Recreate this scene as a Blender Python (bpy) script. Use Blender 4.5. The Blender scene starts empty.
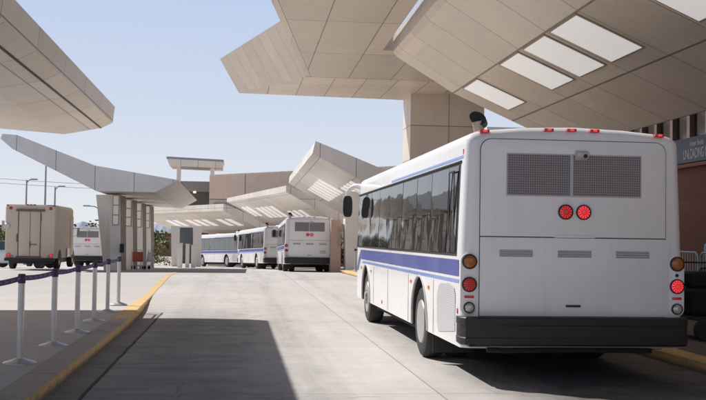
import bpy, bmesh, math, random
from mathutils import Vector, Matrix
random.seed(7)
R = math.radians
S = bpy.context.scene
C = S.collection

# ------------------------------------------------------------------ nodes
class NT:
    def __init__(s, name):
        s.m = bpy.data.materials.new(name); s.m.use_nodes = True
        s.t = s.m.node_tree; s.t.nodes.clear()
        s.out = s.t.nodes.new('ShaderNodeOutputMaterial')
        s.b = s.t.nodes.new('ShaderNodeBsdfPrincipled')
        s.t.links.new(s.b.outputs[0], s.out.inputs[0])
    def n(s, typ, **kw):
        nd = s.t.nodes.new(typ)
        for k, v in kw.items(): setattr(nd, k, v)
        return nd
    def put(s, sock, v):
        if isinstance(v, (int, float)): sock.default_value = v
        elif isinstance(v, (tuple, list)):
            sock.default_value = (*v, 1) if len(v) == 3 and sock.type == 'RGBA' else v
        else: s.t.links.new(v, sock)
    def math(s, op, a, b=0.0, c=None, clamp=False):
        nd = s.n('ShaderNodeMath', operation=op, use_clamp=clamp)
        s.put(nd.inputs[0], a); s.put(nd.inputs[1], b)
        if c is not None: s.put(nd.inputs[2], c)
        return nd.outputs[0]
    def mix(s, f, a, b, blend='MIX'):
        nd = s.n('ShaderNodeMix', data_type='RGBA', blend_type=blend)
        s.put(nd.inputs[0], f); s.put(nd.inputs[6], a); s.put(nd.inputs[7], b)
        return nd.outputs[2]
    def noise(s, vec, scale, detail=4, rough=.55):
        nd = s.n('ShaderNodeTexNoise'); nd.inputs['Scale'].default_value = scale
        nd.inputs['Detail'].default_value = detail; nd.inputs['Roughness'].default_value = rough
        if vec is not None: s.t.links.new(vec, nd.inputs['Vector'])
        return nd.outputs[0]
    def scalev(s, vec, v):
        nd = s.n('ShaderNodeVectorMath', operation='MULTIPLY'); s.t.links.new(vec, nd.inputs[0])
        nd.inputs[1].default_value = v; return nd.outputs[0]
    def ramp(s, f, a, b):
        nd = s.n('ShaderNodeMapRange'); nd.clamp = True
        s.put(nd.inputs[0], f); nd.inputs[1].default_value = a; nd.inputs[2].default_value = b
        return nd.outputs[0]
    def pos(s): return s.n('ShaderNodeNewGeometry').outputs['Position']
    def obj(s): return s.n('ShaderNodeTexCoord').outputs['Object']
    def uv(s): return s.n('ShaderNodeTexCoord').outputs['UV']
    def xyz(s, v):
        nd = s.n('ShaderNodeSeparateXYZ'); s.t.links.new(v, nd.inputs[0]); return nd.outputs
    def line(s, c, p, o, w):   # 1 on lines c = o + k p, half width w
        a = s.math('DIVIDE', s.math('SUBTRACT', c, o), p)
        d = s.math('ABSOLUTE', s.math('SUBTRACT', s.math('FRACT', s.math('ADD', a, .5)), .5))
        return s.math('LESS_THAN', s.math('MULTIPLY', d, p), w)
    def bump(s, h, strength, dist=.01):
        nd = s.n('ShaderNodeBump'); nd.inputs['Strength'].default_value = strength
        nd.inputs['Distance'].default_value = dist; s.put(nd.inputs['Height'], h)
        s.t.links.new(nd.outputs[0], s.b.inputs['Normal'])
    def set(s, **kw):
        for k, v in kw.items(): s.put(s.b.inputs[k.replace('_', ' ')], v)
        return s

MATS = {}
def simple(name, col, rough=.5, metal=0., var=.06, vs=6., spec=.5, coat=0., emis=None, es=0.):
    t = NT(name)
    f = t.noise(t.obj(), vs, 5)
    c = t.mix(f, tuple(x * (1 - var) for x in col), tuple(min(1, x * (1 + var)) for x in col))
    t.set(Base_Color=c, Roughness=t.math('MULTIPLY_ADD', f, .16, max(.02, rough - .08)), Metallic=metal)
    t.b.inputs['Specular IOR Level'].default_value = spec
    t.b.inputs['Coat Weight'].default_value = coat
    if emis: t.set(Emission_Color=emis, Emission_Strength=es)
    MATS[name] = t.m
    return t.m

def panelmat(name, col, pu, pv, ou=0., ov=0., lw=.012, rough=.34, metal=.22, jit=.065, line=.35, uscale=1.):
    t = NT(name)
    u, v, _ = t.xyz(t.uv())
    l = t.math('MAXIMUM', t.line(u, pu, ou, lw), t.line(v, pv, ov, lw))
    cu = t.math('FLOOR', t.math('DIVIDE', t.math('SUBTRACT', u, ou), pu))
    cv = t.math('FLOOR', t.math('DIVIDE', t.math('SUBTRACT', v, ov), pv))
    cb = t.n('ShaderNodeCombineXYZ'); t.put(cb.inputs[0], cu); t.put(cb.inputs[1], cv)
    wn = t.n('ShaderNodeTexWhiteNoise', noise_dimensions='3D'); t.t.links.new(cb.outputs[0], wn.inputs[0])
    k = t.math('MULTIPLY_ADD', wn.outputs[0], 2 * jit, 1 - jit)
    nz = t.noise(t.pos(), .6, 5)
    st = t.noise(t.scalev(t.pos(), (3., 3., .35)), 1.2, 4)
    k = t.math('MULTIPLY', k, t.math('MULTIPLY_ADD', nz, .28, .86))
    k = t.math('MULTIPLY', k, t.math('MULTIPLY_ADD', st, .18, .91))
    hsv = t.n('ShaderNodeHueSaturation'); t.put(hsv.inputs['Value'], k); hsv.inputs['Color'].default_value = (*col, 1)
    c = t.mix(l, hsv.outputs[0], tuple(x * line for x in col))
    t.set(Base_Color=c, Roughness=t.math('MULTIPLY_ADD', nz, .2, rough - .1), Metallic=metal)
    t.bump(t.math('SUBTRACT', t.math('MULTIPLY', t.noise(t.pos(), .35, 2), 1.), l), .25, .02)
    MATS[name] = t.m
    return t.m

# ------------------------------------------------------------------ mesh builder
class MB:
    def __init__(s): s.v = []; s.f = []; s.mi = []; s.uv = {}
    def add(s, vs, fs, mi=0, M=None, uvs=None):
        o = len(s.v)
        for p in vs:
            p = Vector(p)
            s.v.append(M @ p if M else p)
        for k, f in enumerate(fs):
            if uvs and uvs[k]: s.uv[len(s.f)] = uvs[k]
            s.f.append([i + o for i in f]); s.mi.append(mi)
        return s
    def quad(s, a, b, c, d, mi=0, uv=None): return s.add([a, b, c, d], [(0, 1, 2, 3)], mi, uvs=[uv])
    def poly(s, pts, mi=0): return s.add(pts, [tuple(range(len(pts)))], mi)
    def box(s, x0, x1, y0, y1, z0, z1, mi=0, M=None):
        v = [(x, y, z) for z in (z0, z1) for y in (y0, y1) for x in (x0, x1)]
        return s.add(v, [(0, 2, 3, 1), (4, 5, 7, 6), (0, 1, 5, 4), (2, 6, 7, 3), (0, 4, 6, 2), (1, 3, 7, 5)], mi, M)
    def loft(s, A, B, mi=0, caps=True):       # two closed rings of equal count
        n = len(A)
        s.add(list(A) + list(B), [(i, (i + 1) % n, n + (i + 1) % n, n + i) for i in range(n)] +
              ([tuple(reversed(range(n))), tuple(range(n, 2 * n))] if caps else []), mi)
        return s
    def rings(s, rs, mi=0, caps=True):
        n = len(rs[0]); vs = [p for r in rs for p in r]; fs = []
        for k in range(len(rs) - 1):
            for i in range(n):
                j = (i + 1) % n
                fs.append((k * n + i, k * n + j, (k + 1) * n + j, (k + 1) * n + i))
        if caps:
            fs.append(tuple(reversed(range(n)))); fs.append(tuple((len(rs) - 1) * n + i for i in range(n)))
        return s.add(vs, fs, mi)
    def slab(s, pts, th, mi=0):
        return s.loft([Vector(p) for p in pts], [Vector(p) + Vector((0, 0, th)) for p in pts], mi)
    def tube(s, path, r, n=10, mi=0, caps=True):
        path = [Vector(p) for p in path]; rs = r if isinstance(r, (list, tuple)) else [r] * len(path)
        rings = []; prev = None
        for i, p in enumerate(path):
            d = (path[min(i + 1, len(path) - 1)] - path[max(i - 1, 0)]).normalized()
            if prev is None:
                a = d.orthogonal().normalized()
            else:
                a = (prev - d * prev.dot(d)).normalized()
            prev = a; b = d.cross(a)
            rings.append([p + (a * math.cos(t) + b * math.sin(t)) * rs[i] for t in (2 * math.pi * k / n for k in range(n))])
        return s.rings(rings, mi, caps)
    def lathe(s, prof, n=24, axis='z', o=(0, 0, 0), mi=0):   # prof: (r, h)
        o = Vector(o); rings = []
        for r, h in prof:
            ring = []
            for k in range(n):
                t = 2 * math.pi * k / n; a, b = r * math.cos(t), r * math.sin(t)
                ring.append(o + Vector({'z': (a, b, h), 'x': (h, a, b), 'y': (b, h, a)}[axis]))
            rings.append(ring)
        return s.rings(rings, mi, True)
    def build(s, name, mats, parent=None, bev=0., smooth=35, loc=None):
        me = bpy.data.meshes.new(name); me.from_pydata([tuple(p) for p in s.v], [], s.f)
        if not isinstance(mats, (list, tuple)): mats = [mats]
        for m in mats: me.materials.append(m)
        for p, mi in zip(me.polygons, s.mi): p.material_index = mi
        if bev:
            bm = bmesh.new(); bm.from_mesh(me)
            bmesh.ops.remove_doubles(bm, verts=bm.verts, dist=1e-5)
            es = [e for e in bm.edges if len(e.link_faces) == 2 and e.calc_face_angle(0) > R(28)]
            bmesh.ops.bevel(bm, geom=es, offset=bev, segments=2, affect='EDGES', profile=.6, clamp_overlap=True)
            bm.to_mesh(me); bm.free()
        uvl = me.uv_layers.new(name='UVMap')
        for p in me.polygons:
            cu = s.uv.get(p.index) if not bev else None
            n = p.normal; ax = max(range(3), key=lambda k: abs(n[k]))
            for k, li in enumerate(p.loop_indices):
                co = me.vertices[me.loops[li].vertex_index].co
                uvl.data[li].uv = cu[k] if cu else ((co.y, co.z), (co.x, co.z), (co.x, co.y))[ax]
        if smooth:
            for p in me.polygons: p.use_smooth = True
            me.set_sharp_from_angle(angle=R(smooth))
        me.update()
        o = bpy.data.objects.new(name, me); C.objects.link(o)
        if parent: o.parent = parent
        if loc: o.location = loc
        return o

def tag(o, label=None, cat=None, group=None, kind=None):
    if label: o['label'] = label
    if cat: o['category'] = cat
    if group: o['group'] = group
    if kind: o['kind'] = kind
    return o
def thing(name, label, cat, loc=(0, 0, 0), rz=0., group=None):
    o = bpy.data.objects.new(name, None); C.objects.link(o); o.empty_display_size = .2
    o.location = loc; o.rotation_euler = (0, 0, rz)
    return tag(o, label, cat, group)
def copy_tree(o, parent=None):
    c = o.copy(); C.objects.link(c); c.parent = parent
    for ch in [x for x in list(C.objects) if x.parent == o and x != c]:
        copy_tree(ch, c)
    return c
def struct(o): o['kind'] = 'structure'; return o

# ------------------------------------------------------------------ materials
def bus_paint():
    t = NT('bus_white_paint'); p = t.obj(); x, y, z = t.xyz(p)
    st = t.noise(t.scalev(p, (5., 5., .45)), 1.6, 5, .65); nz = t.noise(p, 2.2, 6, .7); fine = t.noise(p, 26, 4, .7)
    low = t.math('MULTIPLY', t.ramp(z, 1.9, .35), t.ramp(nz, .2, .85))
    up = t.math('MULTIPLY', t.ramp(st, .48, .80), .30)
    spk = t.math('MULTIPLY', t.ramp(fine, .62, .80), t.ramp(z, 1.5, .5))
    d = t.math('ADD', t.math('MULTIPLY', low, .30), t.math('ADD', up, t.math('MULTIPLY', spk, .25)), clamp=True)
    c = t.mix(t.math('MULTIPLY', d, .45), (.90, .885, .88), (.42, .39, .36))
    t.set(Base_Color=c, Roughness=t.math('MULTIPLY_ADD', d, .35, .24)); t.bump(t.noise(p, 1.3, 2), .12, .03); t.b.inputs['Coat Weight'].default_value = .2
    MATS['bus_white_paint'] = t.m; return t.m
WHITE = bus_paint()
WHITE2 = simple('white_satin', (.74, .73, .71), .4, var=.04)
SEAM = simple('seam_dark', (.10, .095, .09), .7)
BLACK = simple('black_plastic', (.022, .022, .021), .55, var=.25, vs=9)
RUBBER = simple('tyre_rubber', (.035, .034, .033), .8, var=.3, vs=14)
BUMPER = simple('bumper_rubber', (.017, .016, .015), .5, var=.3, vs=5)
UNDER = simple('underbody_dirt', (.02, .019, .018), .9, var=.4)
RIM = simple('painted_steel_rim', (.40, .39, .385), .38, .15, var=.12, vs=9)
STEEL = simple('brushed_steel', (.50, .50, .51), .35, .75, var=.1, vs=10)
ALU = simple('satin_aluminium', (.60, .59, .585), .34, .7, var=.08, vs=8)
GALV = simple('galvanised_steel', (.42, .44, .46), .45, .5, var=.15, vs=12)
BLUE = simple('dark_blue_vinyl', (.062, .088, .37), .35, var=.04, coat=.3)
LBLUE = simple('light_blue_vinyl', (.20, .32, .70), .35, var=.04, coat=.3)
REDDARK = simple('red_divider', (.12, .008, .008), .4)
AMBER = simple('amber_lens', (.40, .12, .022), .25, var=.3, vs=30, coat=.5)
REDL = simple('red_lens', (.26, .016, .016), .22, var=.3, vs=30, coat=.5)
REDON = simple('red_led_lit', (.75, .05, .06), .3, emis=(1, .05, .06), es=.75, vs=40)
REDDIM = simple('red_led_dim', (.40, .03, .03), .25, emis=(1, .05, .05), es=.16, vs=40)
REDMID = simple('red_led_mid', (.62, .05, .05), .25, emis=(1, .05, .05), es=.34, vs=40)
REDM = simple('red_marker_lens', (.42, .015, .02), .25, emis=(1, .03, .04), es=.06, vs=30, coat=.5)
ORANGE = simple('orange_marker', (.70, .20, .05), .3, vs=30, emis=(1, .25, .05), es=.08)
CLEAR = simple('clear_lens', (.55, .53, .50), .15, .3, var=.2, vs=40, coat=.5)
PURPLE = simple('purple_webbing', (.075, .055, .21), .75, var=.15, vs=25)
BELTMARK = simple('belt_print', (.34, .31, .46), .8)
TAN = simple('tan_van_paint', (.66, .56, .44), .45, var=.05, vs=2.)
TAND = simple('dark_tan_trim', (.16, .13, .10), .6)  # dark tan for door frames, hinges and bumper strip
REDP = simple('red_panel', (.36, .06, .045), .45)
LAMPW = simple('frosted_glass', (.70, .68, .62), .4, emis=(1, .96, .88), es=.10)
BRONZE = simple('bronze_trim', (.38, .325, .26), .45, .2)
SKYL = simple('skylight_panel', (.76, .74, .71), .35, emis=(1, .97, .95), es=.40, var=.07, vs=1.1)  # faint glow stands in for daylight passing through the glazing
DARKSTEEL = simple('grey_pole_paint', (.30, .33, .38), .45, .2)
SIGNB = simple('sign_slate_blue', (.10, .115, .15), .5)
SIGNT = simple('sign_letter_grey', (.62, .62, .64), .5)
SKIN = simple('skin_tone', (.42, .24, .16), .5)
SHIRT = simple('light_blue_shirt', (.30, .55, .68), .8)
JEANS = simple('dark_trousers', (.03, .035, .06), .85)
HAIR = simple('dark_hair', (.02, .014, .01), .6)
BARK = simple('bark', (.16, .12, .08), .9, var=.3)
BROWNR = simple('brown_roof', (.26, .10, .07), .7)
LOUV = simple('louvre_grey', (.56, .55, .545), .5)
BAG = simple('black_nylon', (.016, .016, .018), .8, var=.3, vs=30)
CARW = simple('white_car_paint', (.72, .76, .82), .25, coat=.5)
CARR = simple('red_car_paint', (.50, .09, .07), .3, coat=.5)

PAN_A = panelmat('champagne_soffit', (.70, .61, .515), 1.35, 3.85, 2.05, 32.2, .014, .40)
PAN_A2 = panelmat('champagne_soffit_rows', (.80, .70, .595), 1., 1.85, 0., 17.05, .013, .40)
PAN_W = panelmat('champagne_fascia', (.75, .665, .575), .62, 50., .1, 0., .008, .40, line=.6)
PAN_L = panelmat('left_canopy_panels', (.74, .655, .565), 2.2, 1.9, .4, .3, .012, .40)
PAN_B = panelmat('grey_fascia_panels', (.72, .705, .705), 1.78, 60., -.52, 0., .016, .45)
PAN_P = panelmat('pier_panels', (.72, .625, .53), 1.36, 1.18, 5.85, 5.5, .013, .45)
PAN_E = panelmat('beige_canopy_panels', (.80, .725, .645), 1.7, 1.9, .3, .4, .016, .42)
PAN_T = panelmat('tan_precast', (.82, .655, .545), 9.2, 3.2, 4.3, 7.35, .05, .85)
PAN_G = panelmat('glass_curtain_wall', (.20, .215, .23), 1.1, 1.3, 0., 0., .03, .2, .3)

def glass(name):
    t = NT(name)
    n1 = t.noise(t.obj(), 1.3, 2)
    t.set(Base_Color=(.018, .019, .021), Roughness=.03, Metallic=0.)
    t.b.inputs['IOR'].default_value = 2.1
    t.b.inputs['Specular IOR Level'].default_value = .75
    t.bump(n1, .22, .02)
    MATS[name] = t.m; return t.m
GLASS = glass('tinted_glass')

def gridmat(name, dark, lite, p, w, diag=False):
    t = NT(name); x, y, z = t.xyz(t.uv())
    if diag:
        a = t.math('MULTIPLY', t.math('ADD', x, y), .7071); b = t.math('MULTIPLY', t.math('SUBTRACT', x, y), .7071)
    else: a, b = x, y
    l = t.math('MAXIMUM', t.line(a, p, 0., w), t.line(b, p, 0., w))
    nz = t.noise(t.obj(), 5, 4)
    c = t.mix(l, dark, lite); c = t.mix(t.math('MULTIPLY', nz, .35), c, tuple(x * .6 for x in lite))
    t.set(Base_Color=c, Roughness=.6); t.bump(l, .6, .004)
    MATS[name] = t.m; return t.m
GRILLE = gridmat('perforated_grille', (.12, .105, .112), (.36, .33, .335), .0265, .0052)
SGRILLE = gridmat('side_grille_mesh', (.30, .27, .29), (.66, .63, .65), .034, .0085, True)

def road_mat():
    t = NT('road_concrete'); p = t.pos(); x, y, z = t.xyz(p)
    big = t.noise(p, .22, 5); mid = t.noise(p, 1.7, 6, .65); fine = t.noise(p, 38, 3, .7)
    streak = t.noise(t.scalev(p, (.5, 7., 1.)), 1.0, 5, .6)
    streak2 = t.noise(t.scalev(p, (3.2, .16, 1.)), 1.0, 5, .62)
    # slab to slab tone
    cb = t.n('ShaderNodeCombineXYZ')
    t.put(cb.inputs[0], t.math('FLOOR', t.math('DIVIDE', t.math('SUBTRACT', x, 2.13), 3.62)))
    t.put(cb.inputs[1], t.math('FLOOR', t.math('DIVIDE', t.math('SUBTRACT', y, 1.5), 4.6)))
    wn = t.n('ShaderNodeTexWhiteNoise', noise_dimensions='3D'); t.t.links.new(cb.outputs[0], wn.inputs[0])
    k = t.math('MULTIPLY_ADD', big, .34, .83)
    k = t.math('MULTIPLY', k, t.math('MULTIPLY_ADD', mid, .30, .85))
    k = t.math('MULTIPLY', k, t.math('MULTIPLY_ADD', streak, .20, .90))
    k = t.math('MULTIPLY', k, t.math('MULTIPLY_ADD', streak2, .30, .85))
    k = t.math('MULTIPLY', k, t.math('MULTIPLY_ADD', fine, .30, .85))
    k = t.math('MULTIPLY', k, t.math('MULTIPLY_ADD', wn.outputs[0], .09, .955))
    # oil drips / tyre wear down the lane centre
    lane = t.math('SUBTRACT', 1., t.math('MULTIPLY', t.math('ABSOLUTE', t.math('SUBTRACT', x, .4)), .75), clamp=True)
    oil = t.math('MULTIPLY', t.ramp(t.noise(t.scalev(p, (1.4, .5, 1.)), 1.6, 6, .7), .50, .72), lane)
    k = t.math('MULTIPLY', k, t.math('MULTIPLY_ADD', oil, -.28, 1.))
    trk = t.math('MAXIMUM', t.ramp(t.math('ABSOLUTE', t.math('SUBTRACT', x, .95)), .42, .05), t.ramp(t.math('ABSOLUTE', t.math('ADD', x, .95)), .42, .05))
    trk = t.math('MAXIMUM', trk, t.ramp(t.math('ABSOLUTE', t.math('SUBTRACT', x, 2.75)), .4, .05))
    trn = t.ramp(t.noise(t.scalev(p, (3., .12, 1.)), 1.2, 6, .7), .36, .64)
    k = t.math('MULTIPLY', k, t.math('SUBTRACT', 1., t.math('MULTIPLY', t.math('MULTIPLY', trk, trn), .17)))
    # shade below canopy and bus painted darker, broken up by ragged grime streaks
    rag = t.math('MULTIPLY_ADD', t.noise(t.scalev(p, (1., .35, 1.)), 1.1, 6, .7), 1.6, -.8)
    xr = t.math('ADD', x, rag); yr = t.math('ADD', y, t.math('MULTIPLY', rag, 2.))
    shade_grime1 = t.math('MULTIPLY', t.ramp(xr, 1.3, -.2), t.ramp(yr, 24., 19.))
    shade_grime2 = t.math('MULTIPLY', t.ramp(xr, 2.6, 3.6), t.ramp(yr, 26., 20.))
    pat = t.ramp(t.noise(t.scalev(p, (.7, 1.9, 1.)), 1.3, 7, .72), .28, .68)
    k = t.math('MULTIPLY', k, t.math('SUBTRACT', 1., t.math('MULTIPLY', shade_grime1, t.math('MULTIPLY_ADD', pat, .34, .26))))
    k = t.math('MULTIPLY', k, t.math('SUBTRACT', 1., t.math('MULTIPLY', shade_grime2, t.math('MULTIPLY_ADD', pat, .22, .62))))
    spots = t.ramp(t.noise(p, 3.1, 3), .67, .75)
    k = t.math('MULTIPLY', k, t.math('MULTIPLY_ADD', spots, -.16, 1.))
    hs = t.n('ShaderNodeHueSaturation'); hs.inputs['Color'].default_value = (.555, .522, .495, 1); t.put(hs.inputs['Value'], k)
    c = hs.outputs[0]
    wob = t.math('MULTIPLY_ADD', t.noise(p, .9, 3), .05, -.025); xw = t.math('ADD', x, wob)
    jl = t.math('LESS_THAN', t.math('ABSOLUTE', t.math('SUBTRACT', x, 2.13)), .010)
    jt = t.line(y, 4.6, 1.5, .012)
    j5 = t.math('LESS_THAN', t.math('ABSOLUTE', t.math('SUBTRACT', x, 5.3)), .012)
    j = t.math('MAXIMUM', j5, t.math('MAXIMUM', jl, jt))
    c = t.mix(t.math('MULTIPLY', j, .60), c, (.20, .165, .135))
    vo = t.n('ShaderNodeTexVoronoi', feature='DISTANCE_TO_EDGE'); vo.inputs['Scale'].default_value = .16
    wv = t.n('ShaderNodeVectorMath', operation='ADD'); nv = t.n('ShaderNodeTexNoise'); nv.inputs['Scale'].default_value = 1.1; nv.inputs['Detail'].default_value = 6
    t.t.links.new(p, nv.inputs['Vector']); t.t.links.new(p, wv.inputs[0]); t.t.links.new(nv.outputs[1], wv.inputs[1]); t.t.links.new(wv.outputs[0], vo.inputs['Vector'])
    crack = t.math('MULTIPLY', t.math('LESS_THAN', vo.outputs[0], .0022), t.math('GREATER_THAN', t.noise(p, .17, 2), .50))
    c = t.mix(t.math('MULTIPLY', crack, .3), c, (.10, .09, .08))
    lj = t.math('MULTIPLY', t.math('LESS_THAN', t.math('ABSOLUTE', t.math('SUBTRACT', y, 38.3)), .10), t.math('GREATER_THAN', x, -2.4))
    c = t.mix(t.math('MULTIPLY', lj, .45), c, (.72, .70, .68))
    near = t.math('LESS_THAN', y, 21.9)
    g = t.math('MULTIPLY', t.math('LESS_THAN', t.math('ABSOLUTE', t.math('SUBTRACT', xw, -1.48)), .022), near)
    crk = t.math('MULTIPLY', t.math('LESS_THAN', t.math('ABSOLUTE', t.math('SUBTRACT', y, 22.0)), .02), t.math('LESS_THAN', x, -1.1))
    crk = t.math('MULTIPLY', crk, t.math('GREATER_THAN', x, -2.2))
    c = t.mix(t.math('MAXIMUM', g, crk), c, (.035, .032, .032))
    gut = t.math('MULTIPLY', t.math('MULTIPLY', t.math('LESS_THAN', x, -1.48), t.math('GREATER_THAN', x, -2.6)), near)
    c = t.mix(t.math('MULTIPLY', gut, t.math('MULTIPLY_ADD', mid, .55, .05)), c, (.16, .145, .135))
    t.set(Base_Color=c, Roughness=.85); t.b.inputs['Specular IOR Level'].default_value = .25
    t.bump(t.math('ADD', fine, t.math('MULTIPLY', j, -1.)), .22, .008)
    return t.m
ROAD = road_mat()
def pave_mat(name, col, jx, ox, jy, oy):
    t = NT(name); p = t.pos(); x, y, z = t.xyz(p)
    big = t.noise(p, .3, 5); mid = t.noise(p, 2.2, 6, .65); fine = t.noise(p, 40, 3, .7)
    streak = t.noise(t.scalev(p, (.4, 3., 1.)), 1.0, 5, .6)
    k = t.math('MULTIPLY', t.math('MULTIPLY_ADD', big, .22, .89), t.math('MULTIPLY_ADD', mid, .2, .9))
    k = t.math('MULTIPLY', k, t.math('MULTIPLY_ADD', fine, .26, .87))
    k = t.math('MULTIPLY', k, t.math('MULTIPLY_ADD', streak, .2, .9))
    hs = t.n('ShaderNodeHueSaturation'); hs.inputs['Color'].default_value = (*col, 1); t.put(hs.inputs['Value'], k)
    j = t.math('MAXIMUM', t.line(x, jx, ox, .008), t.line(y, jy, oy, .01))
    c = t.mix(t.math('MULTIPLY', j, .55), hs.outputs[0], (.12, .105, .095))
    t.set(Base_Color=c, Roughness=.88); t.b.inputs['Specular IOR Level'].default_value = .2
    t.bump(t.math('SUBTRACT', fine, j), .2, .008)
    return t.m
PLAT = pave_mat('platform_concrete', (.545, .512, .488), 6., -2.13, 3.05, 2.)
WALK = pave_mat('sidewalk_concrete', (.20, .17, .155), 3., 6.1, 3., 1.)
def kerb_mat(name='kerb_paint', y0=17., y1=21.):
    t = NT(name); p = t.pos(); x, y, z = t.xyz(p)
    nz = t.noise(p, 3.5, 6, .7); nf = t.noise(p, 22, 4, .7); dr = t.noise(t.scalev(p, (2., .7, 6.)), 1.5, 5, .7)
    up = t.xyz(t.n('ShaderNodeNewGeometry').outputs['Normal'])[2]
    far = t.ramp(y, y0, y1)
    top = t.math('GREATER_THAN', up, .7)
    keep_top = t.ramp(t.math('ADD', t.math('MULTIPLY', far, .75), t.math('MULTIPLY', nz, .55)), .42, .62)
    keep_side = t.ramp(t.math('ADD', t.math('MULTIPLY', nf, .6), t.math('MULTIPLY', nz, .4)), .36, .47)
    keep = t.mix(top, keep_side, keep_top)
    yel = t.mix(nz, (.64, .42, .155), (.76, .55, .27))
    con = t.mix(nf, (.33, .285, .24), (.46, .41, .36))
    c = t.mix(keep, con, yel)
    low = t.ramp(t.math('ADD', z, t.math('MULTIPLY', dr, -.09)), -.03, .03)
    dirt = t.math('MULTIPLY', t.math('SUBTRACT', 1., low), t.math('SUBTRACT', 1., top))
    c = t.mix(t.math('MULTIPLY', dirt, .8), c, (.07, .055, .045))
    c = t.mix(t.ramp(dr, .58, .75), c, (.2, .14, .08))
    jt = t.line(y, 3.05, 2., .012); c = t.mix(t.math('MULTIPLY', jt, .7), c, (.08, .06, .05))
    t.set(Base_Color=c, Roughness=.8); t.bump(nf, .3, .01)
    return t.m
KERB = kerb_mat()
KERB2 = kerb_mat('kerb_paint_worn', -30., -20.)
def brick_mat():
    t = NT('red_brick'); u = t.uv()
    b = t.n('ShaderNodeTexBrick'); t.t.links.new(u, b.inputs['Vector'])
    b.inputs['Color1'].default_value = (.20, .085, .055, 1); b.inputs['Color2'].default_value = (.165, .065, .042, 1)
    b.inputs['Mortar'].default_value = (.14, .08, .06, 1); b.inputs['Scale'].default_value = 1.
    b.inputs['Brick Width'].default_value = .6; b.inputs['Row Height'].default_value = .3; b.inputs['Mortar Size'].default_value = .008
    nz = t.noise(t.pos(), 1.5, 5)
    t.set(Base_Color=t.mix(t.math('MULTIPLY', nz, .4), b.outputs[0], (.16, .06, .04)), Roughness=.85)
    return t.m
BRICK = brick_mat()
def ground_mat():
    t = NT('desert_ground'); p = t.pos()
    a = t.noise(p, .02, 6); b = t.noise(p, .4, 6)
    t.set(Base_Color=t.mix(t.math('MULTIPLY', t.math('ADD', a, b), .5), (.20, .16, .115), (.34, .29, .23)), Roughness=.95)
    return t.m
GROUND = ground_mat()
def leaf_mat(name, a, b):
    t = NT(name); oi = t.n('ShaderNodeObjectInfo')
    n = t.noise(t.pos(), 2.3, 4)
    t.set(Base_Color=t.mix(n, a, b), Roughness=.6)
    t.b.inputs['Subsurface Weight'].default_value = 0.
    return t.m
LEAF = leaf_mat('leaf_green', (.045, .075, .02), (.12, .15, .045))
LEAFY = leaf_mat('leaf_yellow_green', (.12, .14, .03), (.24, .24, .07))
HILL = simple('hazy_rock', (.50, .535, .60), .95, var=.08, vs=.01, spec=.0, emis=(.66, .72, .82), es=.10)  # distance haze mixed into the rock colour, plus a faint glow

# ------------------------------------------------------------------ camera
cam_d = bpy.data.cameras.new('camera'); cam = bpy.data.objects.new('camera', cam_d); C.objects.link(cam)
S.camera = cam
cam_d.sensor_width = 36.; cam_d.lens = 36. * 1040. / 706.; cam_d.clip_end = 20000; cam_d.clip_start = .1
Mc = Matrix.Rotation(-R(6.38435), 4, 'Z') @ Matrix.Rotation(math.pi / 2 + R(2.10531), 4, 'X') @ Matrix.Rotation(R(.85), 4, 'Z')
cam.matrix_world = Matrix.Translation((0, 0, 1.6)) @ Mc

# ------------------------------------------------------------------ light
SUN_EL, SUN_AZ = 44., -47.     # azimuth measured from +Y towards +X
w = bpy.data.worlds.new('World'); S.world = w; w.use_nodes = True
nt = w.node_tree; nt.nodes.clear()
sky = nt.nodes.new('ShaderNodeTexSky'); sky.sky_type = 'NISHITA'; sky.sun_disc = False
sky.sun_elevation = R(SUN_EL); sky.sun_rotation = R(SUN_AZ)
sky.air_density = 1.0; sky.dust_density = .5; sky.ozone_density = 1.0; sky.altitude = 300
bg = nt.nodes.new('ShaderNodeBackground'); bg.inputs[1].default_value = .12
wo = nt.nodes.new('ShaderNodeOutputWorld')
tc = nt.nodes.new('ShaderNodeTexCoord'); sp = nt.nodes.new('ShaderNodeSeparateXYZ'); nt.links.new(tc.outputs['Generated'], sp.inputs[0])
cr = nt.nodes.new('ShaderNodeValToRGB'); nt.links.new(sp.outputs[2], cr.inputs[0])
el = cr.color_ramp.elements
el[0].position = 0.; el[0].color = (.88, .90, .94, 1)
el[1].position = .30; el[1].color = (.50, .63, .93, 1)
e2 = el.new(.12); e2.color = (.69, .77, .92, 1)
gain = nt.nodes.new('ShaderNodeVectorMath'); gain.operation = 'SCALE'; gain.inputs[3].default_value = 1 / .12
nt.links.new(cr.outputs[0], gain.inputs[0])
mr = nt.nodes.new('ShaderNodeMapRange'); mr.inputs[1].default_value = .24; mr.inputs[2].default_value = .50; mr.inputs[3].default_value = .88; mr.inputs[4].default_value = 0.
nt.links.new(sp.outputs[2], mr.inputs[0])
mx = nt.nodes.new('ShaderNodeMix'); mx.data_type = 'RGBA'
nt.links.new(mr.outputs[0], mx.inputs[0]); sg = nt.nodes.new('ShaderNodeVectorMath'); sg.operation = 'SCALE'; sg.inputs[3].default_value = .30
nt.links.new(sky.outputs[0], sg.inputs[0]); nt.links.new(sg.outputs[0], mx.inputs[6]); nt.links.new(gain.outputs[0], mx.inputs[7])
nt.links.new(mx.outputs[2], bg.inputs[0]); nt.links.new(bg.outputs[0], wo.inputs[0])
sl = bpy.data.lights.new('sun', 'SUN'); so = bpy.data.objects.new('sun', sl); C.objects.link(so)
sl.energy = 5.0; sl.angle = R(.53); sl.color = (1., .965, .925)
d = Vector((math.sin(R(SUN_AZ)) * math.cos(R(SUN_EL)), math.cos(R(SUN_AZ)) * math.cos(R(SUN_EL)), math.sin(R(SUN_EL))))
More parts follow.
